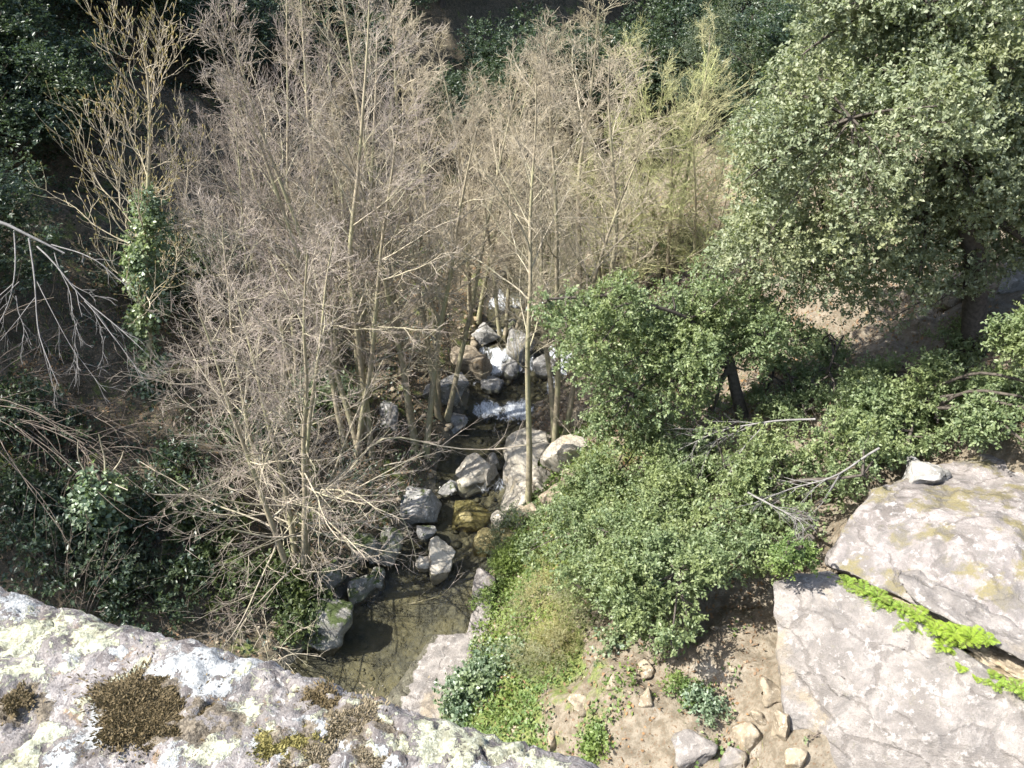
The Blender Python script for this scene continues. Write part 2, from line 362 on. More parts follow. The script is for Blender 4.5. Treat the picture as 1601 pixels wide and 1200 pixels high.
def m_coping():
    t = NT('lichened_coping_stone'); p = t.pos(); ly = t.attr('lich_y'); lw = t.attr('lich_w'); mo = t.attr('mossy')
    n1 = t.noise(16, p, 7, .7, .5); n2 = t.noise(70, p, 6, .75); n3 = t.noise(300, p, 4, .7); n5 = t.noise(34, p, 6, .7, 1.0)
    col = t.mix(t.mask(n1, .35, .62), (.125, .113, .105), (.215, .197, .184)); col = t.mix(t.mask(n2, .52, .62), col, (.28, .26, .245))
    col = t.mix(t.math('MULTIPLY', t.mask(n2, .48, .38), .75), col, (.07, .06, .058))
    col = t.mix(t.mask(n5, .58, .64), col, (.17, .125, .085)); col = t.mix(t.math('MULTIPLY', t.mask(n3, .52, .64), .7), col, (.075, .064, .06))
    n6 = t.noise(48, p, 5, .7, 1.2); col = t.mix(t.math('MULTIPLY', t.mask(n6, .58, .62), .9), col, (.36, .355, .335)); col = t.mix(t.math('MULTIPLY', t.mask(n6, .40, .36), .8), col, (.30, .305, .20))
    wm = t.mask(t.math('ADD', lw, t.math('MULTIPLY', t.math('SUBTRACT', n2, .5), 2.6)), .48, .56)
    cw = t.mix(t.mask(n3, .38, .62), (.22, .226, .222), (.35, .356, .345)); cw = t.mix(t.mask(n2, .56, .63), cw, (.17, .17, .165)); col = t.mix(wm, col, cw)
    ym = t.mask(t.math('ADD', ly, t.math('MULTIPLY', t.math('SUBTRACT', t.math('ADD', t.math('MULTIPLY', n2, .6), t.math('MULTIPLY', n6, .4)), .5), 3.2)), .53, .63)
    cyl = t.mix(t.mask(n3, .38, .60), (.22, .22, .15), (.36, .362, .275)); cyl = t.mix(t.mask(n1, .5, .65), cyl, (.40, .405, .31)); cyl = t.mix(t.math('MULTIPLY', t.mask(n2, .50, .42), .6), cyl, (.13, .12, .08)); col = t.mix(ym, col, cyl)
    mm = t.mask(t.math('ADD', mo, t.math('MULTIPLY', t.math('SUBTRACT', n2, .5), 2.0)), .5, .62); col = t.mix(mm, col, t.mix(t.mask(n3, .4, .6), (.075, .062, .045), (.16, .135, .10)))
    h = t.math('ADD', t.math('ADD', n2, t.math('MULTIPLY', n3, .5)), t.math('MULTIPLY', t.math('ADD', wm, ym), .35))
    return t.done(t.pbr(col, .88, h, .9, .004, spec=.2))
M['coping'] = m_coping()
M['masonry'] = m_rock('bridge_masonry', (.34, .32, .29), (.2, .19, .17), (.46, .44, .41), lich=(.4, .4, .25), scale=3)
M['cushion'] = m_leaf('cushion_moss', (.062, .052, .036), (.125, .105, .07), (.21, .18, .125), rough=.8, tr=.1, spec=.1)
M['cushion_grey'] = m_leaf('grey_cushion_moss', (.10, .09, .072), (.20, .18, .145), (.31, .285, .24), rough=.8, tr=.1, spec=.1)
M['cushion_green'] = m_leaf('green_cushion_moss', (.11, .105, .045), (.20, .19, .085), (.32, .30, .18), rough=.8, tr=.1, spec=.1)

# ------------------------------------------------------------------ setting: ground, water
def axis(lo, a, b, hi, st):
    mid = np.arange(a, b, st); out = [b]; s = st
    while out[-1] < hi: s *= 1.13; out.append(out[-1]+s)
    left = [a]; s = st
    while left[-1] > lo: s *= 1.13; left.append(left[-1]-s)
    return np.concatenate([left[:0:-1], mid, out])
def build_ground():
    xs = axis(-170, -11, 9, 170, .11); ys = axis(-60, 4, 27, 190, .11)
    X, Y = np.meshgrid(xs, ys); Z = hgt(X, Y); V = np.stack([X, Y, Z], -1).reshape(-1, 3)
    ny, nx = X.shape; i = (np.arange(ny-1)[:, None]*nx+np.arange(nx-1)[None]).reshape(-1, 1)
    me = MB().add(V, i+np.array([[0, 1, nx+1, nx]])).mesh('ground', smooth=True)
    d = X-cxf(Y); wd = wf(Y)
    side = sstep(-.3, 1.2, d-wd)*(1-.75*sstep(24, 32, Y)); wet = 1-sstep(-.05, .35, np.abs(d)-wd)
    gr = np.clip(.85-np.abs(d-wd-.9)*.24, 0, 1)*(d > 0)*(Y < 15) + .35*(d < 0) + .3*(d > 7)
    for nme, a in (('side', side), ('wet', wet), ('green', gr)):
        at = me.attributes.new(nme, 'FLOAT', 'POINT'); at.data.foreach_set('value', a.astype(np.float32).ravel())
    mobj('ground', me, M['ground'])['kind'] = 'structure'
def build_water():
    ys = np.concatenate([np.arange(-40, 5, 1.0), np.arange(5, 27, .07), np.arange(27, 90, 1.0)]); us = np.linspace(-1, 1, 61)
    U, Y = np.meshgrid(us, ys); X = cxf(Y)+U*(wf(Y)*1.25+.25); p = np.stack([X, Y, 0*X], -1)
    slope = np.gradient(wzf(ys), ys); slope = np.convolve(slope, np.ones(7)/7, 'same')
    ru = np.clip(slope*1.2, 0, 1)[:, None]
    Z = wzf(Y)-.03+(.012+.09*ru)*fbm(p*np.array([3.0, 2.0, 1]), 3, 9)
    wy = np.interp(Y, [12, 14.5, 16.5, 18.5, 19.5, 21.8, 23, 26], [0, .25, .45, .7, 1.15, 1.15, .6, .4]); fb = fbm(p*np.array([2.6, .7, 1]), 3, 31)
    foam = wy*(np.clip(ru*2.5-.05, 0, .9)*(.75+.5*fb)+.55*np.clip(fb, -.2, 1))+.04
    ny, nx = X.shape; i = (np.arange(ny-1)[:, None]*nx+np.arange(nx-1)[None]).reshape(-1, 1)
    me = MB().add(np.stack([X, Y, Z], -1), i+np.array([[0, 1, nx+1, nx]])).mesh('water', smooth=True)
    at = me.attributes.new('foam', 'FLOAT', 'POINT'); at.data.foreach_set('value', foam.astype(np.float32).ravel())
    mobj('stream_water', me, M['water'])['kind'] = 'structure'
build_ground(); build_water()

# ------------------------------------------------------------------ rocks
def hsh01(c, seed):
    h = (c[:, 0]*374761393+c[:, 1]*668265263+c[:, 2]*1440662683+seed*982451653) & 0xffffffff
    h = ((h ^ (h >> 13))*1274126177) & 0xffffffff; h = ((h ^ (h >> 15))*2246822519) & 0xffffffff
    return ((h ^ (h >> 16)) & 0xffffff)/16777215.0
def facets(co, scale, seed):
    q = co*scale; i = np.floor(q).astype(np.int64); best = np.full(len(q), 9e9); val = np.zeros(len(q))
    for dx in (-1, 0, 1):
        for dy in (-1, 0, 1):
            for dz in (-1, 0, 1):
                c = i+np.array([dx, dy, dz]); h = lambda k: hsh01(c, seed+k)
                f = c+np.stack([h(1), h(2), h(3)], -1); e = q-f; d = (e**2).sum(1); m = d < best
                tl = (e*np.stack([h(4)-.5, h(5)-.5, h(6)-.5], -1)).sum(1)*1.2+h(7)-.5
                best = np.where(m, d, best); val = np.where(m, tl, val)
    return val
def hull_mesh(name, pts, maxlen, seed, amp, off, bevel=.0, fine=.25, strata=None, passes=9):
    bm = bmesh.new()
    for p in pts: bm.verts.new(Vector(p))
    r = bmesh.ops.convex_hull(bm, input=bm.verts)
    kill = [g for g in r['geom_interior'] + r['geom_unused'] if isinstance(g, bmesh.types.BMVert)]
    bmesh.ops.delete(bm, geom=list(set(kill)), context='VERTS')
    if bevel > 0:
        bmesh.ops.dissolve_limit(bm, angle_limit=.06, verts=bm.verts, edges=bm.edges)
        bmesh.ops.bevel(bm, geom=list(bm.edges), offset=bevel, segments=2, profile=.5, affect='EDGES', clamp_overlap=True)
    bmesh.ops.triangulate(bm, faces=bm.faces)
    for _ in range(passes):
        le = [e for e in bm.edges if e.calc_length() > maxlen]
        if not le: break
        bmesh.ops.subdivide_edges(bm, edges=le, cuts=1)
        bmesh.ops.triangulate(bm, faces=[f for f in bm.faces if len(f.verts) > 3])
    bmesh.ops.smooth_vert(bm, verts=bm.verts, factor=.4, use_axis_x=True, use_axis_y=True, use_axis_z=True)
    bm.normal_update()
    co = np.array([v.co for v in bm.verts]); no = np.array([v.normal for v in bm.verts])
    d = amp*(fbm(co*(.35/amp)**.7, 3, seed)) + amp*fine*fbm(co*(1.6/amp)**.8, 4, seed+5, .6)
    if strata is not None:                       # rough layered cracks running along a direction
        s = co@strata; q = np.stack([s*1.9+.25*fbm(co*1.1, 2, seed+8), co[:, 0]*.12, co[:, 1]*.12], -1)
        d -= amp*.6*np.clip(.2-np.abs(vnoise(q, seed+9)), 0, 1)/.2
        d = d*.6+amp*.2*vnoise(q*3.1, seed+11)
        wq = co+.18*np.stack([fbm(co*1.7, 2, seed+21), fbm(co*1.7, 2, seed+22), fbm(co*1.7, 2, seed+23)], -1)
        st_ = np.eye(3)+1.6*np.outer(strata, strata)/(strata@strata); d += amp*.8*facets(wq@st_, .9, seed+30)+amp*.22*facets(wq@st_, 3.1, seed+40)
    co = co+no*d[:, None]
    for v, c in zip(bm.verts, co): v.co = c
    if strata is not None:
        for _ in range(2): bmesh.ops.smooth_vert(bm, verts=bm.verts, factor=.5, use_axis_x=True, use_axis_y=True, use_axis_z=True)
    bm.transform(Matrix.Translation(-Vector(off)))
    me = bpy.data.meshes.new(name); bm.to_mesh(me); bm.free()
    me.polygons.foreach_set('use_smooth', np.ones(len(me.polygons), bool)); return me
def rock(name, label, cat, c, dim, rz, seed, mat, group=None, tilt=(0, 0), det=9, npts=13):
    rng = rngf(seed); dim = np.asarray(dim, float)
    p = nrm(rng.normal(size=(npts, 3)))*rng.uniform(.85, 1.1, (npts, 1)); p = np.sign(p)*np.abs(p)**.75
    p = p*dim*.5
    Rm = np.array(Matrix.Rotation(rz, 3, 'Z') @ Matrix.Rotation(tilt[0], 3, 'X') @ Matrix.Rotation(tilt[1], 3, 'Y'))
    p = p@Rm.T+np.asarray(c); s = float(np.mean(dim))
    base = (c[0], c[1], c[2]-dim[2]*.4)
    me = hull_mesh(name, p, s/det, seed, s*.045, base, s*.05)
    return tag(mobj(name, me, mat, loc=base), label, cat, group)
STREAM = 'boulders in and beside the stream'
def prock(label, px, py, wpx, hpx, seed, mat, sink=.25, rz=None, tilt=(0, 0), asp=1.0, group=STREAM, name='boulder', cat='boulder', det=9, npts=13):
    t = ground_t(px, py+hpx*.35); g = at_t(px, py+hpx*.35, t); W = wpx/FPX*t; H = hpx/FPX*t*1.1
    rng = rngf(seed+500)
    if abs(g[0]-cxf(g[1])) < wf(g[1]): g[2] = max(g[2], wzf(g[1])-.15)
    return rock(name, label, cat, g+np.array([0, W*.2, H*(.5-sink)]), (W, W*asp, H*1.15), rng.uniform(0, 6) if rz is None else rz, seed, mat, group, tilt, det, npts)
B = prock
B('pale squarish boulder at left end of the sunlit boulder pile', 743, 762, 78, 56, 11, M['rock_pale'], rz=.2, npts=9)
B('pale angular boulder on top of the pile behind the slim trunk', 822, 724, 104, 64, 12, M['rock_pale'], rz=.5, tilt=(.2, -.25), npts=9)
B('pale boulder with shaded front at foot of the slim trunk', 800, 776, 104, 64, 13, M['rock_pale'], rz=-.3, npts=9)
B('pale upright boulder right of the slim trunk', 882, 716, 74, 66, 14, M['rock_pale'], rz=.9, tilt=(0, .3), npts=9)
B('small tan boulder right of the slim trunk foot', 868, 775, 50, 36, 15, M['rock_tan'])
B('small flat tan stone right end of the boulder pile', 895, 752, 46, 26, 16, M['rock_tan'])
B('flat grey boulder half in shade left of the channel', 652, 792, 84, 46, 17, M['rock_grey'], rz=.1)
B('dark squarish boulder at left edge of the channel', 566, 866, 66, 62, 18, M['rock_moss'], rz=.3, sink=.1)
B('tall mossy boulder leaning beside the dark squarish one', 608, 866, 52, 74, 19, M['rock_moss'], rz=.1, tilt=(0, .35), sink=.1)
B('long pale upright slab standing in the channel', 690, 882, 44, 72, 20, M['rock_pale'], rz=.2, tilt=(-.5, .15), asp=.8)
B('small pale stone beside the long upright slab', 663, 898, 26, 24, 21, M['rock_pale'])
B('big dark mossy boulder at left rim of the pool', 518, 985, 86, 74, 22, M['rock_moss'], sink=.2)
B('mossy boulder between the pool and the dark squarish one', 566, 930, 62, 46, 23, M['rock_moss'])
B('small mossy boulder under the drooping branch', 510, 900, 56, 46, 24, M['rock_moss'])
B('slanted tan boulder on far left bank above the rapids', 730, 570, 88, 46, 25, M['rock_tan'], rz=-.5, tilt=(0, .35))
B('rounded grey boulder at head of the rapids', 812, 556, 54, 50, 26, M['rock_grey'])
B('tiny white stone beside the slanted tan boulder', 752, 568, 18, 10, 27, M['rock_pale'])
B('grey boulder splitting the white rapids', 852, 583, 44, 32, 28, M['rock_grey'])
B('low wet boulder in the rapids left of the trunks', 800, 590, 40, 22, 29, M['rock_grey'])
B('dark boulder at top of the visible stream', 757, 526, 50, 30, 30, M['rock_grey'])
B('small dark boulder next to the topmost one', 795, 523, 40, 24, 31, M['rock_moss'])
B('grey slab on shaded left bank by the dark trunks', 690, 610, 80, 46, 32, M['rock_grey'], rz=.4)
B('low mauve grey slab left of the dark trunks', 618, 655, 66, 40, 33, M['rock_grey'])
B('yellow brown stone under shallow water below the pile', 735, 815, 80, 34, 34, M['rock_bed'], sink=.8)
B('algae covered stone near the right bank shrub', 765, 850, 62, 36, 35, M['rock_bed'], sink=.5)
B('small pale stone in front of the boulder pile', 782, 812, 34, 34, 36, M['rock_pale'])
B('small tan stone by the green bush above the pool', 825, 805, 40, 28, 37, M['rock_tan'])
B('brown stone under the bush at the channel bend', 800, 838, 46, 26, 38, M['rock_bed'], sink=.45)
B('narrow pale stone between the two front boulders of the pile', 770, 756, 34, 40, 39, M['rock_pale'], npts=9)
B('small cream stone behind the squarish boulder', 772, 735, 40, 26, 40, M['rock_pale'], npts=9)
B('cream stone wedged behind the slim trunk', 850, 752, 44, 34, 41, M['rock_pale'], npts=9)
B('pale stone at the upper edge of the boulder pile', 850, 700, 50, 28, 42, M['rock_pale'], npts=9)
B('grey stone in the channel left of the squarish boulder', 700, 772, 36, 24, 43, M['rock_grey'])
B('small wet stone in the channel below the grey slab', 668, 845, 34, 22, 44, M['rock_grey'])
B('dark stone at left edge below the tall mossy boulder', 590, 915, 40, 28, 45, M['rock_moss'])
B('wet stone left of the splashing rapids', 770, 612, 40, 22, 46, M['rock_grey'])
B('round stone right of the rapids by the twin stems', 905, 655, 40, 28, 47, M['rock_tan'])
B('flat pale stone on left bank near the middle of the stream', 710, 665, 50, 24, 48, M['rock_grey'])
# pale slab sloping into the pool and the ledge along its right rim
def slab(name, label, pts, mat, maxlen, seed, amp, bevel=.06, down=(0, 0, -1.0), strata=None, cat='rock', group=None):
    P = np.array([at_t(*p) for p in pts]); D = P+np.asarray(down); A = np.concatenate([P, D]); base = (P[:, 0].mean(), P[:, 1].mean(), P[:, 2].min()-.3)
    me = hull_mesh(name, A, maxlen, seed, amp, base, bevel, strata=strata)
    return tag(mobj(name, me, mat, loc=base), label, cat, group)
def wt(px, py, z):
    d = ray(px, py); return (px, py, (z-13)/d[2])
slab('rock_slab', 'smooth pale slab sloping into the clear pool', [wt(678, 990, -.05), wt(740, 990, .12), wt(738, 1060, .12), wt(690, 1125, .10), wt(625, 1120, -.06), wt(600, 1095, -.16), wt(655, 1035, -.10)], M['rock_big'], .08, 51, .02, .03)
slab('rock_ledge', 'narrow pale rock ledge along right rim of the pool', [wt(748, 885, .35), wt(775, 900, .6), wt(766, 970, .5), wt(752, 1040, .35), wt(725, 1020, -.1), wt(732, 985, -.1), wt(742, 930, -.1)], M['rock_big'], .06, 52, .05, .04)

STR = np.array([.35, -.45, .85])
slab('large_outcrop', 'broad pinkish grey rock face in the lower right corner', [(1203, 905, 11.5), (1214, 1000, 11.25), (1243, 1200, 10.9), (1262, 1380, 10.8), (1245, 900, 11.7), (1292, 893, 11.65), (1430, 965, 10.75), (1601, 1088, 9.85), (1760, 1200, 9.2), (1700, 1400, 9.4), (1400, 1150, 10.15)],
     M['rock_big'], .088, 61, .055, .12, down=(1.2, 1.6, -1.6), strata=STR, cat='rock face')
slab('rock_block', 'upper lichen covered rock block above the fern ledge', [(1292, 880, 11.75), (1336, 800, 12.2), (1362, 770, 12.4), (1430, 738, 12.8), (1500, 716, 13.2), (1620, 706, 13.2), (1760, 730, 12.9), (1720, 1085, 9.7), (1601, 1015, 10.2), (1430, 938, 11.0), (1480, 815, 11.55), (1580, 830, 11.1), (1400, 830, 11.75)],
     M['rock_top'], .088, 62, .065, .25, down=(.9, 1.6, -1.6), strata=STR, cat='rock')
slab('rock_layer', 'thin split rock layer just above the fern ledge', [(1400, 905, 11.0), (1440, 900, 11.05), (1601, 985, 10.3), (1700, 1060, 9.8), (1690, 1085, 9.6), (1560, 1010, 10.1), (1425, 940, 10.8)],
     M['rock_big'], .07, 63, .05, .04, down=(.3, .6, -.25), strata=STR, cat='rock')
slab('rock_ledge', 'earthy rock ledge carrying the ferns between rock face and block', [(1290, 905, 11.8), (1420, 955, 10.95), (1601, 1060, 10.05), (1760, 1170, 9.4), (1760, 1100, 9.9), (1601, 1000, 10.6), (1430, 925, 11.3)],
     M['rock_tan'], .11, 66, .05, .05, down=(.5, 1.0, -1.2), cat='rock')
bo = prock('rounded grey boulder sitting on top of the big rock', 1442, 728, 76, 40, 64, M['rock_grey'], group=None, sink=.3)
# put it on the rock's own depth
q = at_t(1442, 742, 12.75); bo.location = (q[0], q[1], q[2]-.23)
prock('tan boulder on the bank left of the holm oak trunk', 1492, 458, 72, 52, 65, M['rock_tan'], group='boulders on the upper right bank')
prock('grey boulder at right edge behind the holm oak trunk', 1592, 432, 70, 56, 66, M['rock_grey'], group='boulders on the upper right bank')
for k, (px, py, wp, hp, lab) in enumerate([
    (1168, 1150, 60, 44, 'largest tan stone at foot of the big rock face'), (1205, 1078, 52, 46, 'tan stone wedged against left edge of the rock face'),
    (1222, 1130, 40, 60, 'upright cream stone beside the rock face edge'), (1085, 1176, 84, 56, 'grey rounded stone at bottom of the dry slope'),
    (1190, 1112, 46, 30, 'flat cream stone above the largest tan stone'), (1010, 1090, 40, 26, 'small tan stone at left rim of the bush shadow'),
    (905, 1105, 46, 22, 'pale flat stone in the middle of the dry slope'), (960, 1068, 34, 22, 'small stone on the dry slope under the bush'),
    (1150, 1190, 50, 40, 'dark cracked stone at the bottom edge near the rock'), (1008, 1048, 44, 30, 'shaded stone under the overhanging bush'),
    (1245, 1180, 40, 50, 'cream stone at bottom edge against the rock face'), (870, 1160, 40, 26, 'small grey stone low on the dry slope')]):
    prock(lab, px, py, wp, hp, 80+k, M['rock_tan'] if k not in (3, 8) else M['rock_big'], group='stones on the dry slope', name='stone', cat='stone', sink=.35, det=7, npts=10)

# ------------------------------------------------------------------ parapet in the foreground
ZP = 12.42
def build_parapet():
    a = at_Yz(0, 925); b = at_Yz(950, 1200)
    ex = nrm(b-a); ey = np.array([-ex[1], ex[0], 0]); org = a
    org = org+ey*.009
    th = thing('stone_parapet', 'lichen crusted stone parapet of the bridge in the foreground', 'parapet', tuple(org+np.array([0, 0, -1.0])))
    def uv(px, py): q = at_Yz(px, py)-org; return q@ex, q@ey
    # coping stones: [u0,u1] along the edge
    spans = [(-2.6, -1.35), (-1.34, -.19), (-.182, .98), (.99, 2.1)]
    yel = [(60, 985, 70), (150, 990, 60), (30, 1060, 40), (160, 1080, 22), (200, 1065, 30), (52, 1140, 22), (60, 1160, 30), (100, 1045, 18), (170, 985, 30), (20, 1190, 45), (330, 1180, 40), (390, 1120, 30), (420, 1170, 30), (730, 1165, 48), (680, 1155, 40), (780, 1175, 40), (500, 1110, 22), (560, 1100, 24), (520, 1120, 18), (380, 1060, 16), (800, 1180, 40), (640, 1150, 30), (250, 1010, 18), (130, 1110, 26), (850, 1190, 30), (-120, 1000, 70), (-150, 1120, 60), (460, 1195, 26), (590, 1185, 22), (15, 1005, 60), (100, 950, 40), (300, 1130, 14), (900, 1200, 20), (700, 1120, 26), (620, 1125, 20)]
    wht = [(300, 1050, 52), (345, 1055, 50), (320, 1080, 44), (270, 1045, 36), (150, 1125, 34), (130, 1160, 26), (165, 1100, 20), (420, 1155, 20), (510, 1145, 38), (545, 1160, 34), (105, 1020, 20), (30, 950, 40), (-60, 940, 60), (470, 1190, 40), (80, 1195, 26), (240, 1170, 24), (10, 1020, 30), (620, 1190, 40), (760, 1200, 30), (300, 1190, 30), (180, 1030, 20)]
    mos = [(220, 1110, 62), (250, 1140, 44), (280, 1160, 34), (320, 1120, 40), (490, 1100, 30), (550, 1135, 44), (470, 1175, 44), (350, 1140, 30), (560, 1190, 30), (20, 1095, 34), (420, 1170, 34), (60, 1110, 30), (610, 1130, 26)]
    def blobs(lst, u, v, seed):
        o = np.zeros_like(u); p = np.stack([u*26, v*26, u*0], -1); wu = u+.012*fbm(p, 3, seed); wv = v+.012*fbm(p, 3, seed+3)
        for px, py, r in lst:
            cu, cv = uv(px, py); rr = r/FPX*.66; o = np.maximum(o, 1-np.sqrt((wu-cu)**2+((wv-cv)*1.15)**2)/rr*.55)
        return np.clip(o, 0, 1)
    for si, (u0, u1) in enumerate(spans):
        near = si in (1, 2)
        us = np.unique(np.concatenate([np.arange(u0, u1, .02), [u1], np.arange(max(u0, -.25), min(u1, .85), .0034) if near else [u1]]))
        vs_ = np.unique(np.concatenate([np.linspace(-.46, -.32, 8), np.arange(-.32, -.0, .0034 if near else .02), [0]]))
        Uu, Vv = np.meshgrid(us, vs_); p = np.stack([Uu, Vv, 0*Uu], -1)
        z = .004*fbm(p*7, 3, 70)+.0045*fbm(p*24, 4, 71)+.0040*np.abs(fbm(p*60, 3, 72))+.0022*fbm(p*150, 2, 78)
        cr = vnoise(np.stack([Uu*9+1.5*Vv, Vv*14, 0*Uu], -1)+.5*fbm(p*25, 2, 75)[..., None], 76); z -= .007*np.clip(.09-np.abs(cr), 0, 1)/.09
        edge = .0035*fbm(np.stack([Uu*9, 0*Uu, 0*Uu], -1), 4, 73)+.0022*fbm(np.stack([Uu*50, 0*Uu, 0*Uu], -1), 3, 74)
        jo = np.minimum(np.abs(Uu-u0), np.abs(Uu-u1)); z -= .012*np.clip(1-jo/.012, 0, 1)**2
        ro = np.clip((Vv+.028)/.028, 0, 1); z = z-.014*ro**2.2; Vv2 = Vv+edge*np.clip((Vv+.10)/.10, 0, 1)
        W3 = org[None, None]+ex*Uu[..., None]+ey*Vv2[..., None]; W3[..., 2] = ZP+z
        ny, nx = Uu.shape; i = (np.arange(ny-1)[:, None]*nx+np.arange(nx-1)[None]).reshape(-1, 1)
        top = W3.reshape(-1, 3); mb = MB().add(top, i+np.array([[0, 1, nx+1, nx]]))
        # skirt down on all four sides, then bottom
        ring = np.concatenate([np.arange(nx), np.arange(1, ny)*nx+nx-1, (ny-1)*nx+np.arange(nx-2, -1, -1), np.arange(ny-2, 0, -1)*nx])
        rows = [top[ring]]
        for dz in (.03, .08, .13, .18):
            rr_ = top[ring].copy(); rr_[:, 2] = ZP-dz; rr_ += (ey*.010*fbm(np.stack([rr_[:, 0]*14, rr_[:, 1]*14, rr_[:, 2]*14], -1), 3, 77)[:, None]); rows.append(rr_)
        n = len(ring); VV = np.concatenate(rows); f = []
        k = np.arange(n); k2 = (k+1) % n
        for r_ in range(len(rows)-1): f.append(np.stack([r_*n+k2, r_*n+k, (r_+1)*n+k, (r_+1)*n+k2], -1))
        mb.add(VV, np.concatenate(f))
        me = mb.mesh('coping_stone', tuple(th.location), True)
        nv = len(top); z0 = np.zeros(len(VV))
        for nme, lst, sd in (('lich_y', yel, 81), ('lich_w', wht, 82), ('mossy', mos, 83)):
            val = np.concatenate([blobs(lst, Uu, Vv, sd).ravel()*(1 if near else 0)+(0 if near else .3), z0+.2])
            at = me.attributes.new(nme, 'FLOAT', 'POINT'); at.data.foreach_set('value', val.astype(np.float32))
        mobj('coping_stone', me, M['coping'], th)
    # wall blocks below the coping
    rng = rngf(5)
    for row in range(4):
        u = -2.6+.2*(row % 2)
        while u < 2.1:
            L = rng.uniform(.35, .6); z1 = ZP-.185-row*.26; o0 = rng.uniform(-.012, .0)
            c = [org+ex*uu+ey*vv+np.array([0, 0, zz-ZP]) for uu in (u+.008, u+L-.008) for vv in (-.42, -.02+o0) for zz in (z1-.25, z1)]
            me = hull_mesh('wall_block', c, .14, int(rng.integers(999)), .008, tuple(th.location), .015)
            mobj('wall_block', me, M['masonry'], th); u += L
    # moss cushions
    cush = [(205, 1100, 50, 'cushion'), (232, 1128, 46, 'cushion'), (250, 1075, 26, 'cushion'), (275, 1150, 34, 'cushion'), (500, 1098, 26, 'cushion'), (545, 1132, 36, 'cushion_grey'), (570, 1122, 26, 'cushion_grey'), (432, 1166, 24, 'cushion_green'), (472, 1168, 30, 'cushion_green'), (485, 1200, 36, 'cushion_grey'), (585, 1190, 30, 'cushion_grey'), (330, 1125, 22, 'cushion'), (25, 1098, 22, 'cushion'), (195, 1138, 30, 'cushion')]
    for k, (px, py, r, mt) in enumerate(cush):
        rg = rngf(900+k); cu, cv = uv(px, py); R_ = r/FPX*.64; n = int(6000*(r/50)**2)
        a = rg.random(n)*6.283; q = np.sqrt(rg.random(n))*(1+.16*np.abs(rg.normal(size=n))**2); irr = 1+.55*vnoise(np.stack([np.cos(a)*2.6, np.sin(a)*2.6, a*0+k], -1), 7)
        x = cu+np.cos(a)*q*R_*irr*1.15; y = cv+np.sin(a)*q*R_*irr*.95
        lump = .75+.45*vnoise(np.stack([x*90, y*90, 0*x+k], -1), 8)
        hgt_ = R_*.20*np.sqrt(np.clip(1-q**2, 0, 1))*lump
        C = org+ex*x[:, None]+ey*y[:, None]; C[:, 2] = ZP+.003+hgt_
        D = nrm(np.stack([np.cos(a)*q*.8, np.sin(a)*q*.8, 0*a+.8], -1)+.45*rg.normal(size=(n, 3))); N_ = rg.normal(size=(n, 3))
        mb = MB(); V, F, at = leaves(C-D*.003, D, N_, R_*0+.0040*rg.uniform(.6, 1.3, n), .0018, rg); mb.add(V, F, np.clip(at*.7+.3*np.repeat(lump-.5, 2), 0, 1))
        # solid dome below the tufts
        na, nr = 20, 7; aa = np.arange(na)/na*6.283; ir = 1+.55*vnoise(np.stack([np.cos(aa)*2.6, np.sin(aa)*2.6, aa*0+k], -1), 7); vv = []
        for j in range(nr):
            s = 1-j/(nr-1); xx = cu+np.cos(aa)*s*R_*ir*1.15; yy = cv+np.sin(aa)*s*R_*ir*.95; lm = .75+.45*vnoise(np.stack([xx*90, yy*90, 0*xx+k], -1), 8)
            Q = org+ex*xx[:, None]+ey*yy[:, None]; Q[:, 2] = ZP-.004+R_*.20*math.sqrt(max(0, 1-s*s))*lm; vv.append(Q)
        kk = np.arange(na); k2 = (kk+1) % na
        mb.add(np.concatenate(vv), np.concatenate([np.stack([j*na+kk, j*na+k2, (j+1)*na+k2, (j+1)*na+kk], -1) for j in range(nr-1)]), None)
        o = part('moss_cushion', mb, M[mt], th)
def at_Yz(px, py):
    d = ray(px, py); return CAM+d*((ZP-13)/d[2])
build_parapet()

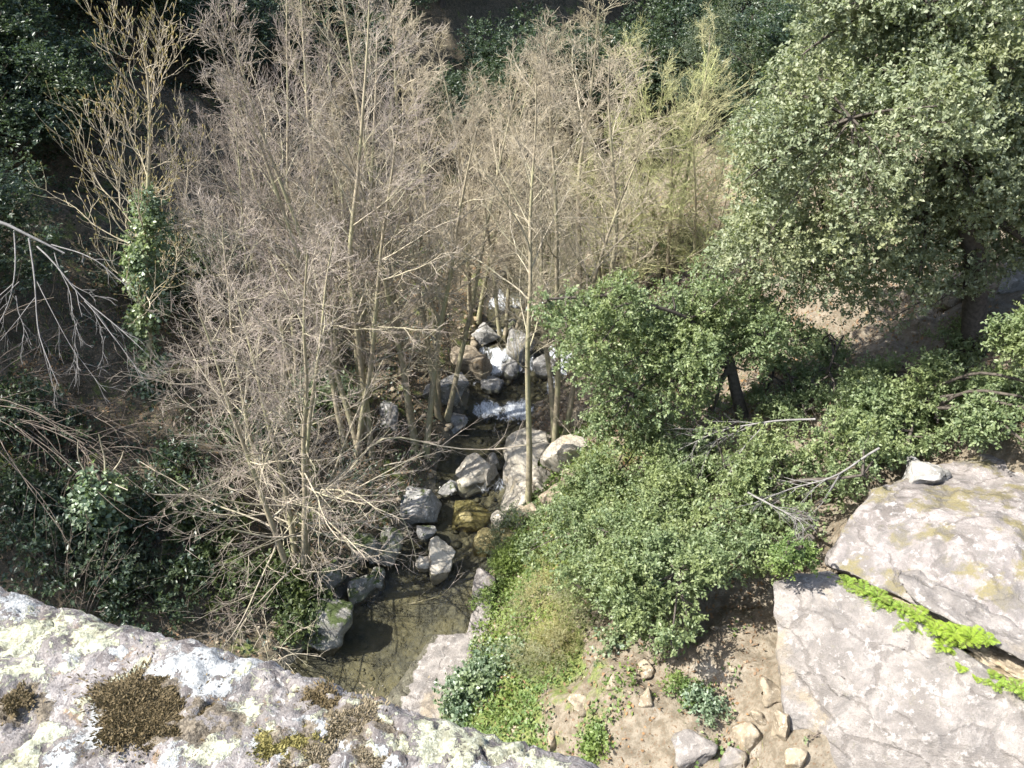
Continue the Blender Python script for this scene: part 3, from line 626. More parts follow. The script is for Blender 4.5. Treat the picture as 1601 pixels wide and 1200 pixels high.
# ------------------------------------------------------------------ bare alders
def alder(label, base, H, seed, stems=1, lean=(0, 0), spread=2.2, nprim=30, tw='twig_pink', r0=None, t_lo=.2, low_ang=74, top_ang=27, group='bare alders along the stream', name='alder_tree', dens=1.0, cat='tree', limbs=9, fan=.16):
    rng = rngf(seed); th = thing(name, label, cat, tuple(base), group); b = np.array(base); th['_h'] = float(H)
    r0 = r0 or .0065*H+.012
    twmb = MB(); brmb = MB(); nst = max(1, stems); a = rng.random()*6.28
    for s in range(nst):
        f = (0 if nst == 1 else fan*H); hs = H*(1 if s == 0 else rng.uniform(.75, .98))
        tip = b+np.array([lean[0]+f*math.cos(a+s*6.283/nst), lean[1]+f*math.sin(a+s*6.283/nst)*.8, hs])
        b0 = b+np.array([math.cos(a+s*6.283/nst), math.sin(a+s*6.283/nst), 0])*(.0 if nst == 1 else .14)-np.array([0, 0, .15])
        mid = b0*.5+tip*.5+np.array([rng.normal(0, .12), rng.normal(0, .12), 0])-np.array([tip[0]-b0[0]-lean[0], tip[1]-b0[1], 0])*.12
        T = pline([b0, mid, tip], 16, rng, .05); R = (r0/(1+.25*(nst-1))*np.linspace(1, .10, 16)**.85)[None]; R[0, 0] *= 1.35
        tm = MB(); tm.add(*tubes(T, R, 7)); part('trunk', tm, M['alder_trunk'], th, True)
        P1, R1 = grow(T, R, int(nprim/nst**.65), t_lo, .99, low_ang, top_ang, lambda L, t: spread*(1.04-t)**.6*(.65+.35*sstep(t_lo-.05, t_lo+.2, t)), 9, rng, .0078, up=.03, wob=.085, flat=.6)
        big = np.argsort(-plen(P1))[:max(2, limbs//nst)]; rest = np.setdiff1d(np.arange(len(P1)), big)
        for k in big:
            lm = MB(); lm.add(*tubes(P1[k:k+1], R1[k:k+1], 5)); part('limb', lm, M['limb'], th, True)
        brmb.add(*tubes(P1[rest], R1[rest], 4))
        P2, R2 = grow(P1, R1, int(8*dens), .12, 1.0, 46, 32, lambda L, t: L*.36*(1.2-.6*t), 5, rng, .010, up=.05, wob=.11, flat=.6, rmin=.0046)
        P3, R3 = grow(P2, R2, 4, .15, 1.0, 42, 30, lambda L, t: np.maximum(L*.50, .18), 4, rng, .011, up=.05, wob=.13, flat=.75, rmin=.0036)
        P4, R4 = grow(P3, R3, 2, .2, 1.0, 42, 30, lambda L, t: np.maximum(L*.6, .12), 2, rng, .011, up=.06, wob=.16, rmin=.0032)
        brmb.add(*tubes(P2, R2, 3)); twmb.add(*tubes(P3, R3, 3)); twmb.add(*tubes(P4, R4, 3))
    part('branches', brmb, M['limb' if tw != 'twig_green' else 'twig_green'], th, False, 'stuff')
    part('twigs', twmb, M[tw], th, False, 'stuff')
    return th
def px_alder(label, bx, by, tx, ty, seed, Y=None, **kw):
    g = ground(bx, by)
    if Y is not None: g = at_Y(bx, by, Y); g[2] = hgt(g[0], g[1])
    tip = at_Y(tx, ty, g[1]); return alder(label, g, tip[2]-g[2], seed, lean=(tip[0]-g[0], 0), **kw)
def more_alder(src, label, bx, by, tx, ty, rz, tw=None, wide=1.0):
    g = ground(bx, by); tip = at_Y(tx, ty, g[1]); H = tip[2]-g[2]; k = H/src['_h']
    o = copy_tree(src, label, tuple(g), rz, (k*wide, k*wide, k), 'bare alders along the stream')
    if tw:
        for c in o.children:
            if c.name.startswith(('twigs', 'branches')): c.material_slots[0].link = 'OBJECT'; c.material_slots[0].material = M[tw]
    return o
A1 = px_alder('slim straight alder rising from the sunlit boulder pile', 826, 788, 846, 110, 201, spread=3.4, nprim=30, tw='twig_tan', t_lo=.40, r0=.075)
A2 = px_alder('tall twin stemmed alder with dark trunks by the stream', 655, 705, 600, -25, 202, stems=3, spread=3.2, nprim=60, tw='twig_tan', t_lo=.26, r0=.13, fan=.17)
A3 = px_alder('alder with green ivied trunk foot left of the stream', 552, 702, 515, 0, 204, stems=3, spread=3.0, nprim=60, tw='twig_pink', t_lo=.22, r0=.11, fan=.19)
A4 = px_alder('many stemmed near alder spreading low over the left bank', 470, 905, 410, 350, 206, stems=4, spread=2.9, nprim=64, tw='twig_pink', t_lo=.10, low_ang=98, top_ang=45, fan=.16, r0=.12, limbs=16)
A5 = px_alder('budding yellow green alder left of the large holm oak', 985, 470, 1050, 110, 210, stems=3, spread=2.8, nprim=54, r0=.09, fan=.20, tw='twig_green', t_lo=.12)
A6 = px_alder('alder with layered drooping twigs left of the many stemmed one', 410, 790, 345, 350, 207, spread=2.7, nprim=38, tw='twig_pink', t_lo=.10, low_ang=98, top_ang=45, limbs=12)
more_alder(A3, 'alder with leaning trunk just right of the dark twin trunks', 690, 650, 730, 0, 1.0, 'twig_tan')
more_alder(A3, 'alder with straight pale trunk beside the ivied one', 572, 700, 560, -40, 2.3)
more_alder(A2, 'alder with twin stems right of the rapids', 872, 690, 905, 50, 2.0)
more_alder(A1, 'alder with upright crown reaching the top centre right', 905, 560, 985, -10, 4.0, None, 1.25)
more_alder(A5, 'slender budding alder with its top against dark evergreens', 1040, 450, 1110, 60, 2.2)
more_alder(A3, 'alder with pointed top at left of the bare grove', 410, 650, 385, 130, 3.6, None, .6)
more_alder(A2, 'alder with mauve crown behind the pointed one', 460, 610, 470, 5, 4.1, 'twig_pink', .8)
more_alder(A3, 'far alder behind the dark trunks in mid grove', 740, 500, 800, 60, 5.2, 'twig_tan', 1.2)
more_alder(A1, 'alder just behind the twin stems by the rapids', 930, 600, 960, 80, 1.4, None, 1.35)
more_alder(A2, 'alder with pale fine crown at far left of the centre', 520, 560, 520, -20, 5.5, 'twig_tan')
more_alder(A3, 'alder with its top between the two tall crowns', 790, 540, 760, 120, .6, 'twig_tan', 1.2)
more_alder(A5, 'low budding alder behind the middle holm oak', 950, 480, 930, 230, 3.9, None, 1.2)
more_alder(A5, 'far budding alder by the left side of the oak crown', 1090, 440, 1120, 180, 5.0, None, 1.1)
more_alder(A1, 'far slim alder above the head of the rapids', 850, 500, 880, 60, 2.8, None, 1.35)

# drooping pale boughs over the channel, each its own limb of a leaning alder
def bough_tree():
    g = ground(500, 800); th = thing('leaning_alder', 'leaning alder with long pale boughs drooping over the channel', 'tree', tuple(g), 'bare alders along the stream')
    rng = rngf(77); Yg = g[1]
    lines = [([(500, 800, 0), (470, 860, -.5), (500, 910, -1.0), (555, 940, -1.3), (630, 948, -1.5), (700, 930, -1.6)], .028), ([(500, 800, 0), (540, 830, -.4), (610, 770, -.3), (640, 830, -.6), (655, 880, -.9)], .022),
             ([(500, 790, 0), (600, 670, .4), (690, 700, .4), (770, 705, .5), (850, 690, .6)], .028), ([(500, 790, 0), (520, 740, 0), (560, 640, .2), (600, 560, .3)], .03), ([(500, 790, 0), (470, 700, -.1), (445, 600, 0), (440, 480, .2)], .035),
             ([(600, 728, .2), (640, 722, .3), (700, 705, .4)], .016), ([(500, 800, 0), (550, 850, -.3), (590, 800, -.3), (580, 760, -.2)], .015), ([(480, 850, -.4), (430, 880, -.7), (360, 900, -.9), (310, 870, -.9)], .018)]
    tw = MB()
    for pts, r in lines:
        W = [at_Y(x, y, Yg+dy) for x, y, dy in pts]
        if pts[0][:2] == (500, 800): W[0] = g+np.array([0, 0, -.1])
        P = pline(W, 14, rng, .02); R = np.linspace(r, r*.3, 14)[None]
        lm = MB(); lm.add(*tubes(P, R, 6)); part('limb', lm, M['limb'], th, True)
        P2, R2 = grow(P, R, 10, .3, 1, 50, 30, lambda L, t: L*.22*(1.2-.6*t), 5, rng, .01, up=.0, wob=.15, rmin=.005)
        P3, R3 = grow(P2, R2, 6, .2, 1, 45, 30, lambda L, t: np.maximum(L*.4, .12), 4, rng, .01, wob=.16, rmin=.0035)
        tw.add(*tubes(P2, R2, 4)); tw.add(*tubes(P3, R3, 3))
    part('twigs', tw, M['twig_pink'], th, False, 'stuff')
bough_tree()

# ------------------------------------------------------------------ holm oaks and evergreen bushes
def in_poly(P, poly):
    x, y = P[:, 0], P[:, 1]; c = np.zeros(len(P), bool); n = len(poly)
    for i in range(n):
        x1, y1 = poly[i]; x2, y2 = poly[(i+1) % n]
        c ^= ((y1 > y) != (y2 > y)) & (x < (x2-x1)*(y-y1)/(y2-y1+1e-9)+x1)
    return c
def edge_dist(P, poly):
    d = np.full(len(P), 1e9); n = len(poly)
    for i in range(n):
        a = np.array(poly[i], float); b = np.array(poly[(i+1) % n], float); ab = b-a
        t = np.clip(((P-a)@ab)/(ab@ab), 0, 1); d = np.minimum(d, np.linalg.norm(P-a-t[:, None]*ab, axis=1))
    return d
def poly_lobes(poly, n, rng, rpx):
    pl = np.array(poly, float); lo, hi = pl.min(0), pl.max(0); out = []
    while len(out) < n:
        P = lo+(hi-lo)*rng.random((400, 2)); P = P[in_poly(P, poly)]
        for q in P:
            if len(out) < n and all((q[0]-o[0])**2+(q[1]-o[1])**2 > (rpx*.42)**2 for o in out[-60:]): out.append(q)
    P = np.array(out); return P, edge_dist(P, poly)
def oak(label, trunk, poly, n, rpx, Y0, thick, seed, leafn, L, mat, name='holm_oak', cat='tree', group=None, hug=None, tr=.2, nlimb=9, forks=(.55, .95)):
    rng = rngf(seed); base = np.asarray(trunk[0], float)
    th = thing(name, label, cat, tuple(base), group)
    P, ed = poly_lobes(poly, n, rng, rpx); rr = rpx*rng.uniform(.6, 1.15, n); rr = np.minimum(rr, np.maximum(ed*1.0, rpx*.35))
    if hug is not None:
        t = np.array([ground_t(x, y) for x, y in P])-rng.uniform(hug[0], hug[1], n); C = at_t(P[:, 0], P[:, 1], t)
    else:
        dep = thick*np.sqrt(np.clip(ed/ed.max(), 0.02, 1)); Y = Y0+dep*rng.uniform(-1, 1, n); C = at_Y(P[:, 0], P[:, 1], Y); t = C[:, 1]/ray(P[:, 0], P[:, 1])[:, 1]
    r = rr/FPX*t
    gz = hgt(C[:, 0], C[:, 1]); C[:, 2] = np.maximum(C[:, 2], gz+r*.35)
    T = pline(trunk, 12, rng, .03); R = np.linspace(tr, tr*.45, 12)[None]; R[0, 0] *= 1.3
    tm = MB(); tm.add(*tubes(T, R, 10)); part('trunk', tm, M['oak_bark'], th, True)
    # limbs: from the trunk to far lobes, branchlets to the rest
    far = rng.permutation(n)[:nlimb]; limbs = []
    for k in far:
        f = rng.uniform(*forks); i = int(f*11); s = T[0, i]; e = C[k]; m = s*.5+e*.5+np.array([0, 0, .12*np.linalg.norm(e-s)])
        LP = pline([s, m, e], 10, rng, .05); LR = np.linspace(min(tr*.5, R[0, i]*.8), .02, 10)[None]; limbs.append(LP[0])
        lm = MB(); lm.add(*tubes(LP, LR, 7)); part('limb', lm, M['oak_bark'], th, True)
    LPs = np.array(limbs).reshape(-1, 3); br = []
    for k in range(n):
        j = np.argmin(np.linalg.norm(LPs-C[k], axis=1)); s = LPs[j]; m = s*.5+C[k]*.5+rng.normal(0, .05, 3); br.append(pline([s, m, C[k]], 6, rng, .02)[0])
    br = np.array(br); bmb = MB(); BR = np.repeat(np.linspace(.022, .010, 6)[None], n, 0); bmb.add(*tubes(br, BR, 4))
    P2, R2 = grow(br, BR, 5, .5, 1, 60, 40, lambda L_, t_: np.full(len(t_), float(np.mean(r)*.9)), 4, rng, .012, wob=.2, rmin=.004); bmb.add(*tubes(P2, R2, 3))
    part('branches', bmb, M['oak_bark'], th, False, 'stuff')
    lm = MB(); foliage(lm, C, r, leafn//10, 10, L, rng, seed, gap=-.45 if hug is None else -.12, inner=.35, asp=.55, gscale=1.1 if hug is None else 1.9); part('foliage', lm, mat, th, False, 'stuff')
    return th
g1 = ground(1530, 548)
oak('large holm oak with broad silvery crown and dark trunk at right', [g1+np.array([0, 0, -.2]), at_Y(1522, 480, g1[1]), at_Y(1530, 400, g1[1]), at_Y(1480, 260, g1[1]-.3), at_Y(1440, 150, g1[1])],
    [(1262, -90), (1232, 60), (1215, 110), (1150, 190), (1142, 330), (1108, 440), (1160, 480), (1240, 475), (1340, 510), (1450, 488), (1510, 462), (1570, 430), (1640, 400), (1720, 330), (1760, 100), (1690, -90)], 200, 60, g1[1], 2.6, 301, 185000, .066, M['oak_leaf'], tr=.22, nlimb=16)
g10 = ground(1690, 520)
oak('second holm oak crown filling the right edge behind the large one', [g10+np.array([0, 0, -.2]), at_Y(1680, 440, g10[1]+.5), at_Y(1660, 300, g10[1]+.8), at_Y(1640, 150, g10[1]+.8)],
    [(1440, -60), (1420, 120), (1440, 300), (1520, 400), (1601, 425), (1720, 400), (1800, 200), (1760, -60)], 60, 66, g10[1]+.9, 1.6, 311, 36000, .078, M['oak_leaf'], tr=.18, nlimb=9)
g2 = ground(1166, 652)
oak('middle holm oak with slanting trunk leaning toward the stream', [g2+np.array([0, 0, -.2]), at_Y(1145, 590, g2[1]), at_Y(1132, 540, g2[1]), at_Y(1090, 500, g2[1])],
    [(836, 475), (872, 445), (915, 462), (960, 438), (1010, 458), (1060, 425), (1110, 405), (1170, 425), (1225, 460), (1275, 520), (1262, 590), (1200, 590), (1130, 560), (1115, 640), (1050, 660), (985, 700), (925, 690), (900, 630), (880, 560), (850, 520)], 84, 44, g2[1], 1.6, 302, 66000, .063, M['oak_leaf2'], tr=.13, nlimb=10)
g3 = ground(1150, 850)
oak('big dense evergreen bush overhanging the dry slope', [g3+np.array([0, 0, -.3]), g3+np.array([-.1, .2, .4]), g3+np.array([-.2, .3, .8])],
    [(822, 850), (850, 790), (895, 725), (960, 675), (1090, 660), (1200, 665), (1320, 655), (1400, 690), (1350, 770), (1270, 830), (1215, 860), (1200, 905), (1140, 850), (1080, 870), (1070, 930), (1058, 1010), (1010, 1000), (960, 950), (880, 935), (835, 900)], 110, 54, 0, 0, 303, 80000, .064, M['oak_leaf2'], name='evergreen_bush', cat='bush', hug=(.5, 2.0), tr=.09, nlimb=12)
g9 = ground(1120, 900)
oak('leafy end of the bush hanging over the shaded hollow', [g9+np.array([0, 0, -.3]), g9+np.array([-.1, 0, .4]), g9+np.array([-.2, -.1, .7])],
    [(955, 850), (1060, 830), (1130, 850), (1205, 850), (1195, 905), (1140, 890), (1085, 930), (1062, 1015), (1005, 1000), (955, 940)], 34, 44, 0, 0, 309, 34000, .061, M['oak_leaf2'], name='evergreen_bush', cat='bush', hug=(1.0, 2.3), tr=.06, nlimb=7)
g4 = ground(1420, 690)
oak('evergreen bush behind the big rock and below the oak trunk', [g4+np.array([0, 0, -.3]), g4+np.array([0, .1, .5]), g4+np.array([.1, .3, .9])],
    [(1285, 640), (1330, 590), (1400, 565), (1480, 552), (1560, 575), (1640, 600), (1640, 690), (1540, 700), (1440, 706), (1380, 735), (1320, 690)], 46, 40, 0, 0, 304, 36000, .066, M['oak_leaf2'], name='evergreen_bush', cat='bush', hug=(.4, 1.2), tr=.07, nlimb=8)
g5 = ground(1640, 640)
oak('holm oak bough of bright leaves reaching in at right edge', [g5+np.array([0, 0, -.3]), at_Y(1650, 580, g5[1]-.2), at_Y(1640, 520, g5[1]-.4)],
    [(1555, 540), (1575, 490), (1640, 450), (1740, 430), (1760, 600), (1640, 590), (1590, 570)], 18, 40, g5[1]-.4, .6, 305, 18000, .062, M['oak_leaf2'], tr=.12, nlimb=5)
g6 = ground(1290, 610)
oak('sparse holm oak sapling on the bare sunlit bank', [g6+np.array([0, 0, -.2]), g6+np.array([-.05, 0, .5]), g6+np.array([.05, .05, 1.1])],
    [(1225, 600), (1240, 540), (1300, 515), (1340, 545), (1350, 600), (1300, 640), (1240, 640)], 16, 30, 0, 0, 306, 9000, .048, M['oak_leaf2'], name='oak_sapling', cat='sapling', hug=(.2, .8), tr=.035, nlimb=5)
g7 = ground(1200, 610)
oak('loose evergreen shrub right of the slanting oak trunk', [g7+np.array([0, 0, -.2]), g7+np.array([0, 0, .4]), g7+np.array([.05, .05, .8])],
    [(1180, 600), (1210, 560), (1260, 590), (1290, 650), (1220, 668), (1175, 650)], 12, 28, 0, 0, 307, 7000, .046, M['oak_leaf2'], name='evergreen_bush', cat='bush', hug=(.2, .6), tr=.03, nlimb=4)
g8 = ground(1230, 880)
oak('small green shrub on top edge of the rock face', [at_t(1235, 893, 11.1), at_t(1240, 870, 11.1), at_t(1245, 850, 11.1)],
    [(1205, 890), (1215, 850), (1250, 835), (1275, 860), (1265, 890)], 8, 20, at_t(1240, 870, 11.1)[1], .25, 308, 3500, .045, M['herb'], name='rock_shrub', cat='shrub', tr=.02, nlimb=3)

# dark evergreens on the far and left slopes
def evergreen_proto(seed, mat, nl=46, leafn=30000, H=7.0, L=.118):
    rng = rngf(seed); th = thing('evergreen_tree', 'x', 'tree', (0, 0, 0)); C = []; r = []
    while len(C) < nl:
        q = rng.uniform(-1, 1, 3)
        if q@q < 1: C.append(q*np.array([2.5, 2.5, H*.36])+np.array([0, 0, H*.62])); r.append(rng.uniform(.5, 1.0))
    C = np.array(C); r = np.array(r)
    T = pline([(0, 0, -.5), (.1, 0, H*.35), (-.1, .1, H*.85)], 12, rng, .05); R = np.linspace(.2, .05, 12)[None]
    tm = MB(); tm.add(*tubes(T, R, 8)); part('trunk', tm, M['oak_bark'], th, True)
    bmb = MB()
    for k in range(nl):
        s = T[0, int(np.clip((C[k, 2]-1)/H*11, 1, 10))]; bmb.add(*tubes(pline([s, s*.5+C[k]*.5, C[k]], 6, rng, .05), np.linspace(.05, .012, 6)[None], 4))
    part('branches', bmb, M['oak_bark'], th, False, 'stuff')
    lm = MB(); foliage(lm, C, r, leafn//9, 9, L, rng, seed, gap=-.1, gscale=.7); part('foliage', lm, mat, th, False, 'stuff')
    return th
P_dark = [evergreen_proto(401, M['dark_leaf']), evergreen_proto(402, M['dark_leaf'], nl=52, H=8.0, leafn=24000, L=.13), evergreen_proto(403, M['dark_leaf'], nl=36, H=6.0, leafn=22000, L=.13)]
P_grey = evergreen_proto(404, M['grey_leaf'], nl=44, H=6.5, L=.09)
used = set()
def place_ev(proto, label, cx, cy, Y, Hm, rz, group='dark evergreens on the shaded slopes'):
    c = at_Y(cx, cy, Y); hp = {0: 7.0, 1: 8.0, 2: 6.0, 3: 6.5}[proto]; o = (P_dark+[P_grey])[proto]; s = Hm/hp
    z = hgt(c[0], c[1]); zs = max((c[2]-z)/(.62*hp), s*.75)
    loc = (c[0], c[1], z-.1)
    if proto in used: return copy_tree(o, label, loc, rz, (s, s, zs), group)
    used.add(proto); o.location = loc; o.rotation_euler = (0, 0, rz); o.scale = (s, s, zs); return tag(o, label, 'tree', group)
EV = [(0, 'dark evergreen filling the top left corner', 20, 60, 25, 7.5, .3), (1, 'black green evergreen left of the ivy clad trunk', 70, 260, 22, 7, 1.1), (2, 'dim evergreen with faint sheen near the top left', 165, 80, 29, 7.5, 2.0),
      (0, 'shaded evergreen behind the hanging dead branch', 60, 420, 19, 5.5, 2.7), (1, 'dark evergreen behind the budding bare tree', 270, 60, 33, 8, .6), (2, 'dark evergreen above the mauve alder crown', 385, 20, 35, 8, 3.1),
      (0, 'evergreen behind the left part of the bare grove', 330, 200, 31, 7, 4.0), (1, 'far evergreen between the two tall alder crowns', 810, 60, 38, 8, .9), (2, 'dark far evergreen left of the centre top', 690, 10, 40, 8, 1.7),
      (0, 'far evergreen above the right alder crowns', 900, 10, 40, 9, 5.0), (1, 'darkest far evergreen left of the grey green tree', 1060, 10, 36, 8, 2.2), (2, 'far evergreen behind the tallest alder', 560, -10, 41, 8, 4.4),
      (0, 'evergreen low behind the alders at mid grove', 470, 200, 36, 7, 3.6), (1, 'evergreen behind the yellow budding alders', 1080, 200, 33, 7, 5.4), (2, 'evergreen beyond the stream behind the mid grove', 820, 330, 32, 5.5, .2),
      (0, 'evergreen low behind the tan twigs in mid grove', 700, 260, 35, 6.5, 1.3), (2, 'evergreen understorey behind the right alders', 960, 300, 34, 6, 2.9), (1, 'evergreen in deep shade left of the bare grove', 200, 480, 20.5, 5, 5.9),
      (2, 'evergreen in deep shade low at the left edge', 10, 560, 15.5, 4.2, 1.9), (0, 'evergreen in shade behind the pointed alder', 280, 400, 25, 6, 4.7), (1, 'shaded evergreen behind the near alder crown', 420, 420, 27, 6, .1), (2, 'shaded evergreen by the dark bank behind the near alder', 330, 610, 18.5, 3.6, 3.3), (0, 'shaded evergreen behind the ivied alder trunk', 560, 430, 29, 5.5, 2.5)]
EV += [(1, 'evergreen behind the top of the budding bare tree', 130, 180, 27, 7, .7), (2, 'evergreen below the top left corner', 30, 330, 20, 5, 2.1), (0, 'evergreen between budding tree and pointed alder', 240, 300, 28, 7, 3.4), (1, 'evergreen seen under the mid grove crowns', 600, 360, 31, 6, 4.2), (2, 'evergreen at the far bend of the stream', 740, 430, 30, 4.5, 5.1),
       (0, 'evergreen on the far slope above the rapids', 880, 420, 33, 5, .5), (1, 'tall far evergreen top centre left', 620, 120, 43, 9, 1.0), (2, 'tall far evergreen top centre', 780, 160, 42, 9, 2.0), (0, 'tall far evergreen right of top centre', 980, 120, 41, 9, 3.0), (1, 'far evergreen behind the grey green tree', 1200, 0, 38, 9, 4.0), (2, 'evergreen on the bank behind the oak crown', 1230, 260, 26, 6, 5.0), (0, 'evergreen behind right part of the oak crown', 1480, 60, 25, 7, 6.0), (1, 'evergreen low on bank behind the oak crown', 1180, 380, 23, 4, .8), (2, 'far evergreen at top left of the grove', 450, 60, 42, 9, 1.8)]
EV += [(0, 'far evergreen in the gap between the two tall crowns', 740, -10, 46, 10, 1.2), (1, 'far evergreen left of the gap between the tall crowns', 690, 60, 46, 9, 3.9), (2, 'far evergreen filling the top edge right of centre', 860, -20, 45, 10, 5.3), (1, 'far evergreen behind the mauve alder tops', 330, -10, 44, 10, .4), (0, 'far evergreen at the top edge behind tallest twigs', 500, -30, 46, 10, 2.8)]
for e in EV: place_ev(*e)
place_ev(3, 'grey green rounded tree behind the large holm oak', 1180, 70, 30, 5.5, .4, 'grey green trees behind the oak')
place_ev(3, 'smaller grey green tree right of the darkest evergreen', 1120, 140, 28, 4.5, 2.4, 'grey green trees behind the oak')
for k, (x, y, hh) in enumerate([(-22, 12, 8), (-26, 17, 6), (-23, 24, 8), (-27, 21, 7), (-26, 30, 9), (-20, 31, 8), (-18, 9, 6.5)]):   # trees on the ridge to the left of the frame
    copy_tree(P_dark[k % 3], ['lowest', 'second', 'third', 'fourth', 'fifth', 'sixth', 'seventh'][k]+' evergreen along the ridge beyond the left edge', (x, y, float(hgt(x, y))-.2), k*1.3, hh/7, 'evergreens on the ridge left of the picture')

# ------------------------------------------------------------------ ivy clad trunk with fat buds, dead branch, stems
def bud_tree():
    Y0 = 15.2; b = at_Y(215, 540, Y0); b[2] = hgt(b[0], b[1]); rng = rngf(601)
    th = thing('budding_tree', 'bare tree with fat ochre buds and ivy climbing its trunk', 'tree', tuple(b))
    tk = [b+np.array([0, 0, -.3]), at_Y(222, 440, Y0), at_Y(235, 330, Y0), at_Y(242, 220, Y0), at_Y(225, 110, Y0), at_Y(215, 50, Y0)]
    T = pline(tk, 18, rng, .05); R = np.linspace(.085, .012, 18)[None]; m = MB(); m.add(*tubes(T, R, 8)); part('trunk', m, M['alder_trunk'], th, True)
    P1, R1 = grow(T, R, 34, .28, .98, 90, 45, lambda L, t: 2.1*(1.2-t)**.6, 9, rng, .0075, up=.11, wob=.16, flat=.6)
    for k in range(len(P1)):
        lm = MB(); lm.add(*tubes(P1[k:k+1], R1[k:k+1], 5)); part('limb', lm, M['twig_tan'], th, True)
    P2, R2 = grow(P1, R1, 8, .15, 1, 50, 35, lambda L, t: L*.38, 6, rng, .010, up=.2, wob=.16, rmin=.0055)
    P3, R3 = grow(P2, R2, 3, .3, 1, 45, 35, lambda L, t: L*.5, 4, rng, .010, up=.2, wob=.15, rmin=.0045)
    m = MB(); m.add(*tubes(P2, R2, 4)); m.add(*tubes(P3, R3, 3)); part('twigs', m, M['twig_tan'], th, False, 'stuff')
    tips = np.concatenate([P2[:, -1], P3[:, -1], P1[:, -1]]); d = nrm(np.concatenate([P2[:, -1]-P2[:, -2], P3[:, -1]-P3[:, -2], P1[:, -1]-P1[:, -2]]))
    BP = np.stack([tips-.01*d, tips+.02*d, tips+.04*d, tips+.06*d], 1); BR = np.tile(np.array([.004, .010, .009, .003]), (len(tips), 1))
    V, F = tubes(BP, BR, 4); m = MB(); m.add(V, F, np.repeat(rng.random(len(tips)), 12)); part('buds', m, M['bud'], th, False, 'stuff')
    f = np.linspace(.05, .62, 40); C = np.array([T[0, int(x*17)] for x in f])+rng.normal(0, .08, (40, 3)); r = .10+.12*rng.random(40)*(1-.4*f)
    m = MB(); foliage(m, C, r, 1050, 6, .08, rng, 61, gap=-.3, asp=.9); part('ivy', m, M['ivy'], th, False, 'stuff')
bud_tree()
def ivy_stump():
    Y0 = ground(165, 850)[1]; b = ground(160, 850); rng = rngf(611); th = thing('ivy_stump', 'dead stump wrapped in sunlit ivy on the dark left bank', 'stump', tuple(b))
    T = pline([b+np.array([0, 0, -.2]), at_Y(160, 800, Y0), at_Y(160, 740, Y0)], 10, rng, .02); R = np.linspace(.10, .05, 10)[None]; m = MB(); m.add(*tubes(T, R, 8)); part('trunk', m, M['brown_stem'], th, True)
    for pts in ([(160, 770), (120, 720), (125, 690)], [(160, 760), (190, 720), (195, 700)], [(165, 740), (157, 700), (155, 680)], [(150, 745), (195, 765)], [(170, 800), (195, 785)]):
        P = pline([at_Y(x, y, Y0+rng.normal(0, .1)) for x, y in pts], 8, rng, .02); lm = MB(); lm.add(*tubes(P, np.linspace(.022, .008, 8)[None], 5)); part('limb', lm, M['limb'], th, True)
    C = np.array([at_Y(150+rng.normal(0, 16), y, Y0-.1+rng.normal(0, .12)) for y in np.linspace(760, 830, 16)]); m = MB(); foliage(m, C, np.full(16, .24), 420, 6, .09, rng, 62, gap=-.4, asp=.9); part('ivy', m, M['ivy'], th, False, 'stuff')
ivy_stump()
def dead_tree():
    Y0 = 12.5; x, y = -10.3, 13.4; b = np.array([x, y, hgt(x, y)]); rng = rngf(621); top = at_Y(-40, 330, Y0)
    th = thing('dead_tree', 'dead grey tree hanging its bare branches in from the left edge', 'tree', tuple(b))
    T = pline([b+np.array([0, 0, -.3]), b*.5+top*.5+np.array([-.4, 0, .8]), top+np.array([0, 0, .15]), at_Y(22, 358, Y0), at_Y(60, 376, Y0), at_Y(95, 392, Y0)], 16, rng, .012); m = MB(); m.add(*tubes(T, np.linspace(.10, .014, 16)[None], 8)); part('trunk', m, M['dead_wood'], th, True)
    main = [([(22, 362), (27, 430), (22, 462), (0, 512), (-20, 560)], .030), ([(45, 372), (48, 430), (50, 520), (70, 570), (86, 612)], .034), ([(58, 385), (100, 430), (135, 472), (190, 505), (232, 545)], .034), ([(80, 382), (112, 392), (150, 405), (195, 448)], .026),
            ([(85, 395), (110, 440), (120, 490), (138, 545)], .020), ([(132, 470), (170, 520), (200, 560), (222, 600)], .020), ([(58, 440), (85, 480), (115, 540), (150, 580), (172, 610)], .016), ([(25, 462), (38, 505), (36, 552)], .016), ([(105, 435), (140, 460), (178, 470)], .013), ([(30, 440), (8, 470), (-10, 480)], .014), ([(140, 478), (150, 510), (160, 535)], .014), ([(165, 525), (162, 560), (160, 575)], .010), ([(120, 505), (108, 550), (110, 585)], .012)]
    tw = MB()
    for pts, r in main:
        P = pline([at_Y(a, c, Y0-.006*(c-362)+rng.normal(0, .02)) for a, c in pts], 12, rng, .022); r *= .42; R = np.linspace(r, r*.3, 12)[None]; lm = MB(); lm.add(*tubes(P, R, 6)); part('limb', lm, M['dead_wood'], th, True)
        P2, R2 = grow(P, R, 6, .35, 1, 45, 30, lambda L, t: L*.3*(1.2-.6*t), 5, rng, .012, up=-.12, wob=.12, rmin=.004); tw.add(*tubes(P2, R2, 4))
        P3, R3 = grow(P2, R2, 2, .4, 1, 45, 30, lambda L, t: L*.45, 4, rng, .012, up=-.1, wob=.12, rmin=.003); tw.add(*tubes(P3, R3, 3))
    part('twigs', tw, M['dead_wood'], th, False, 'stuff')
dead_tree()
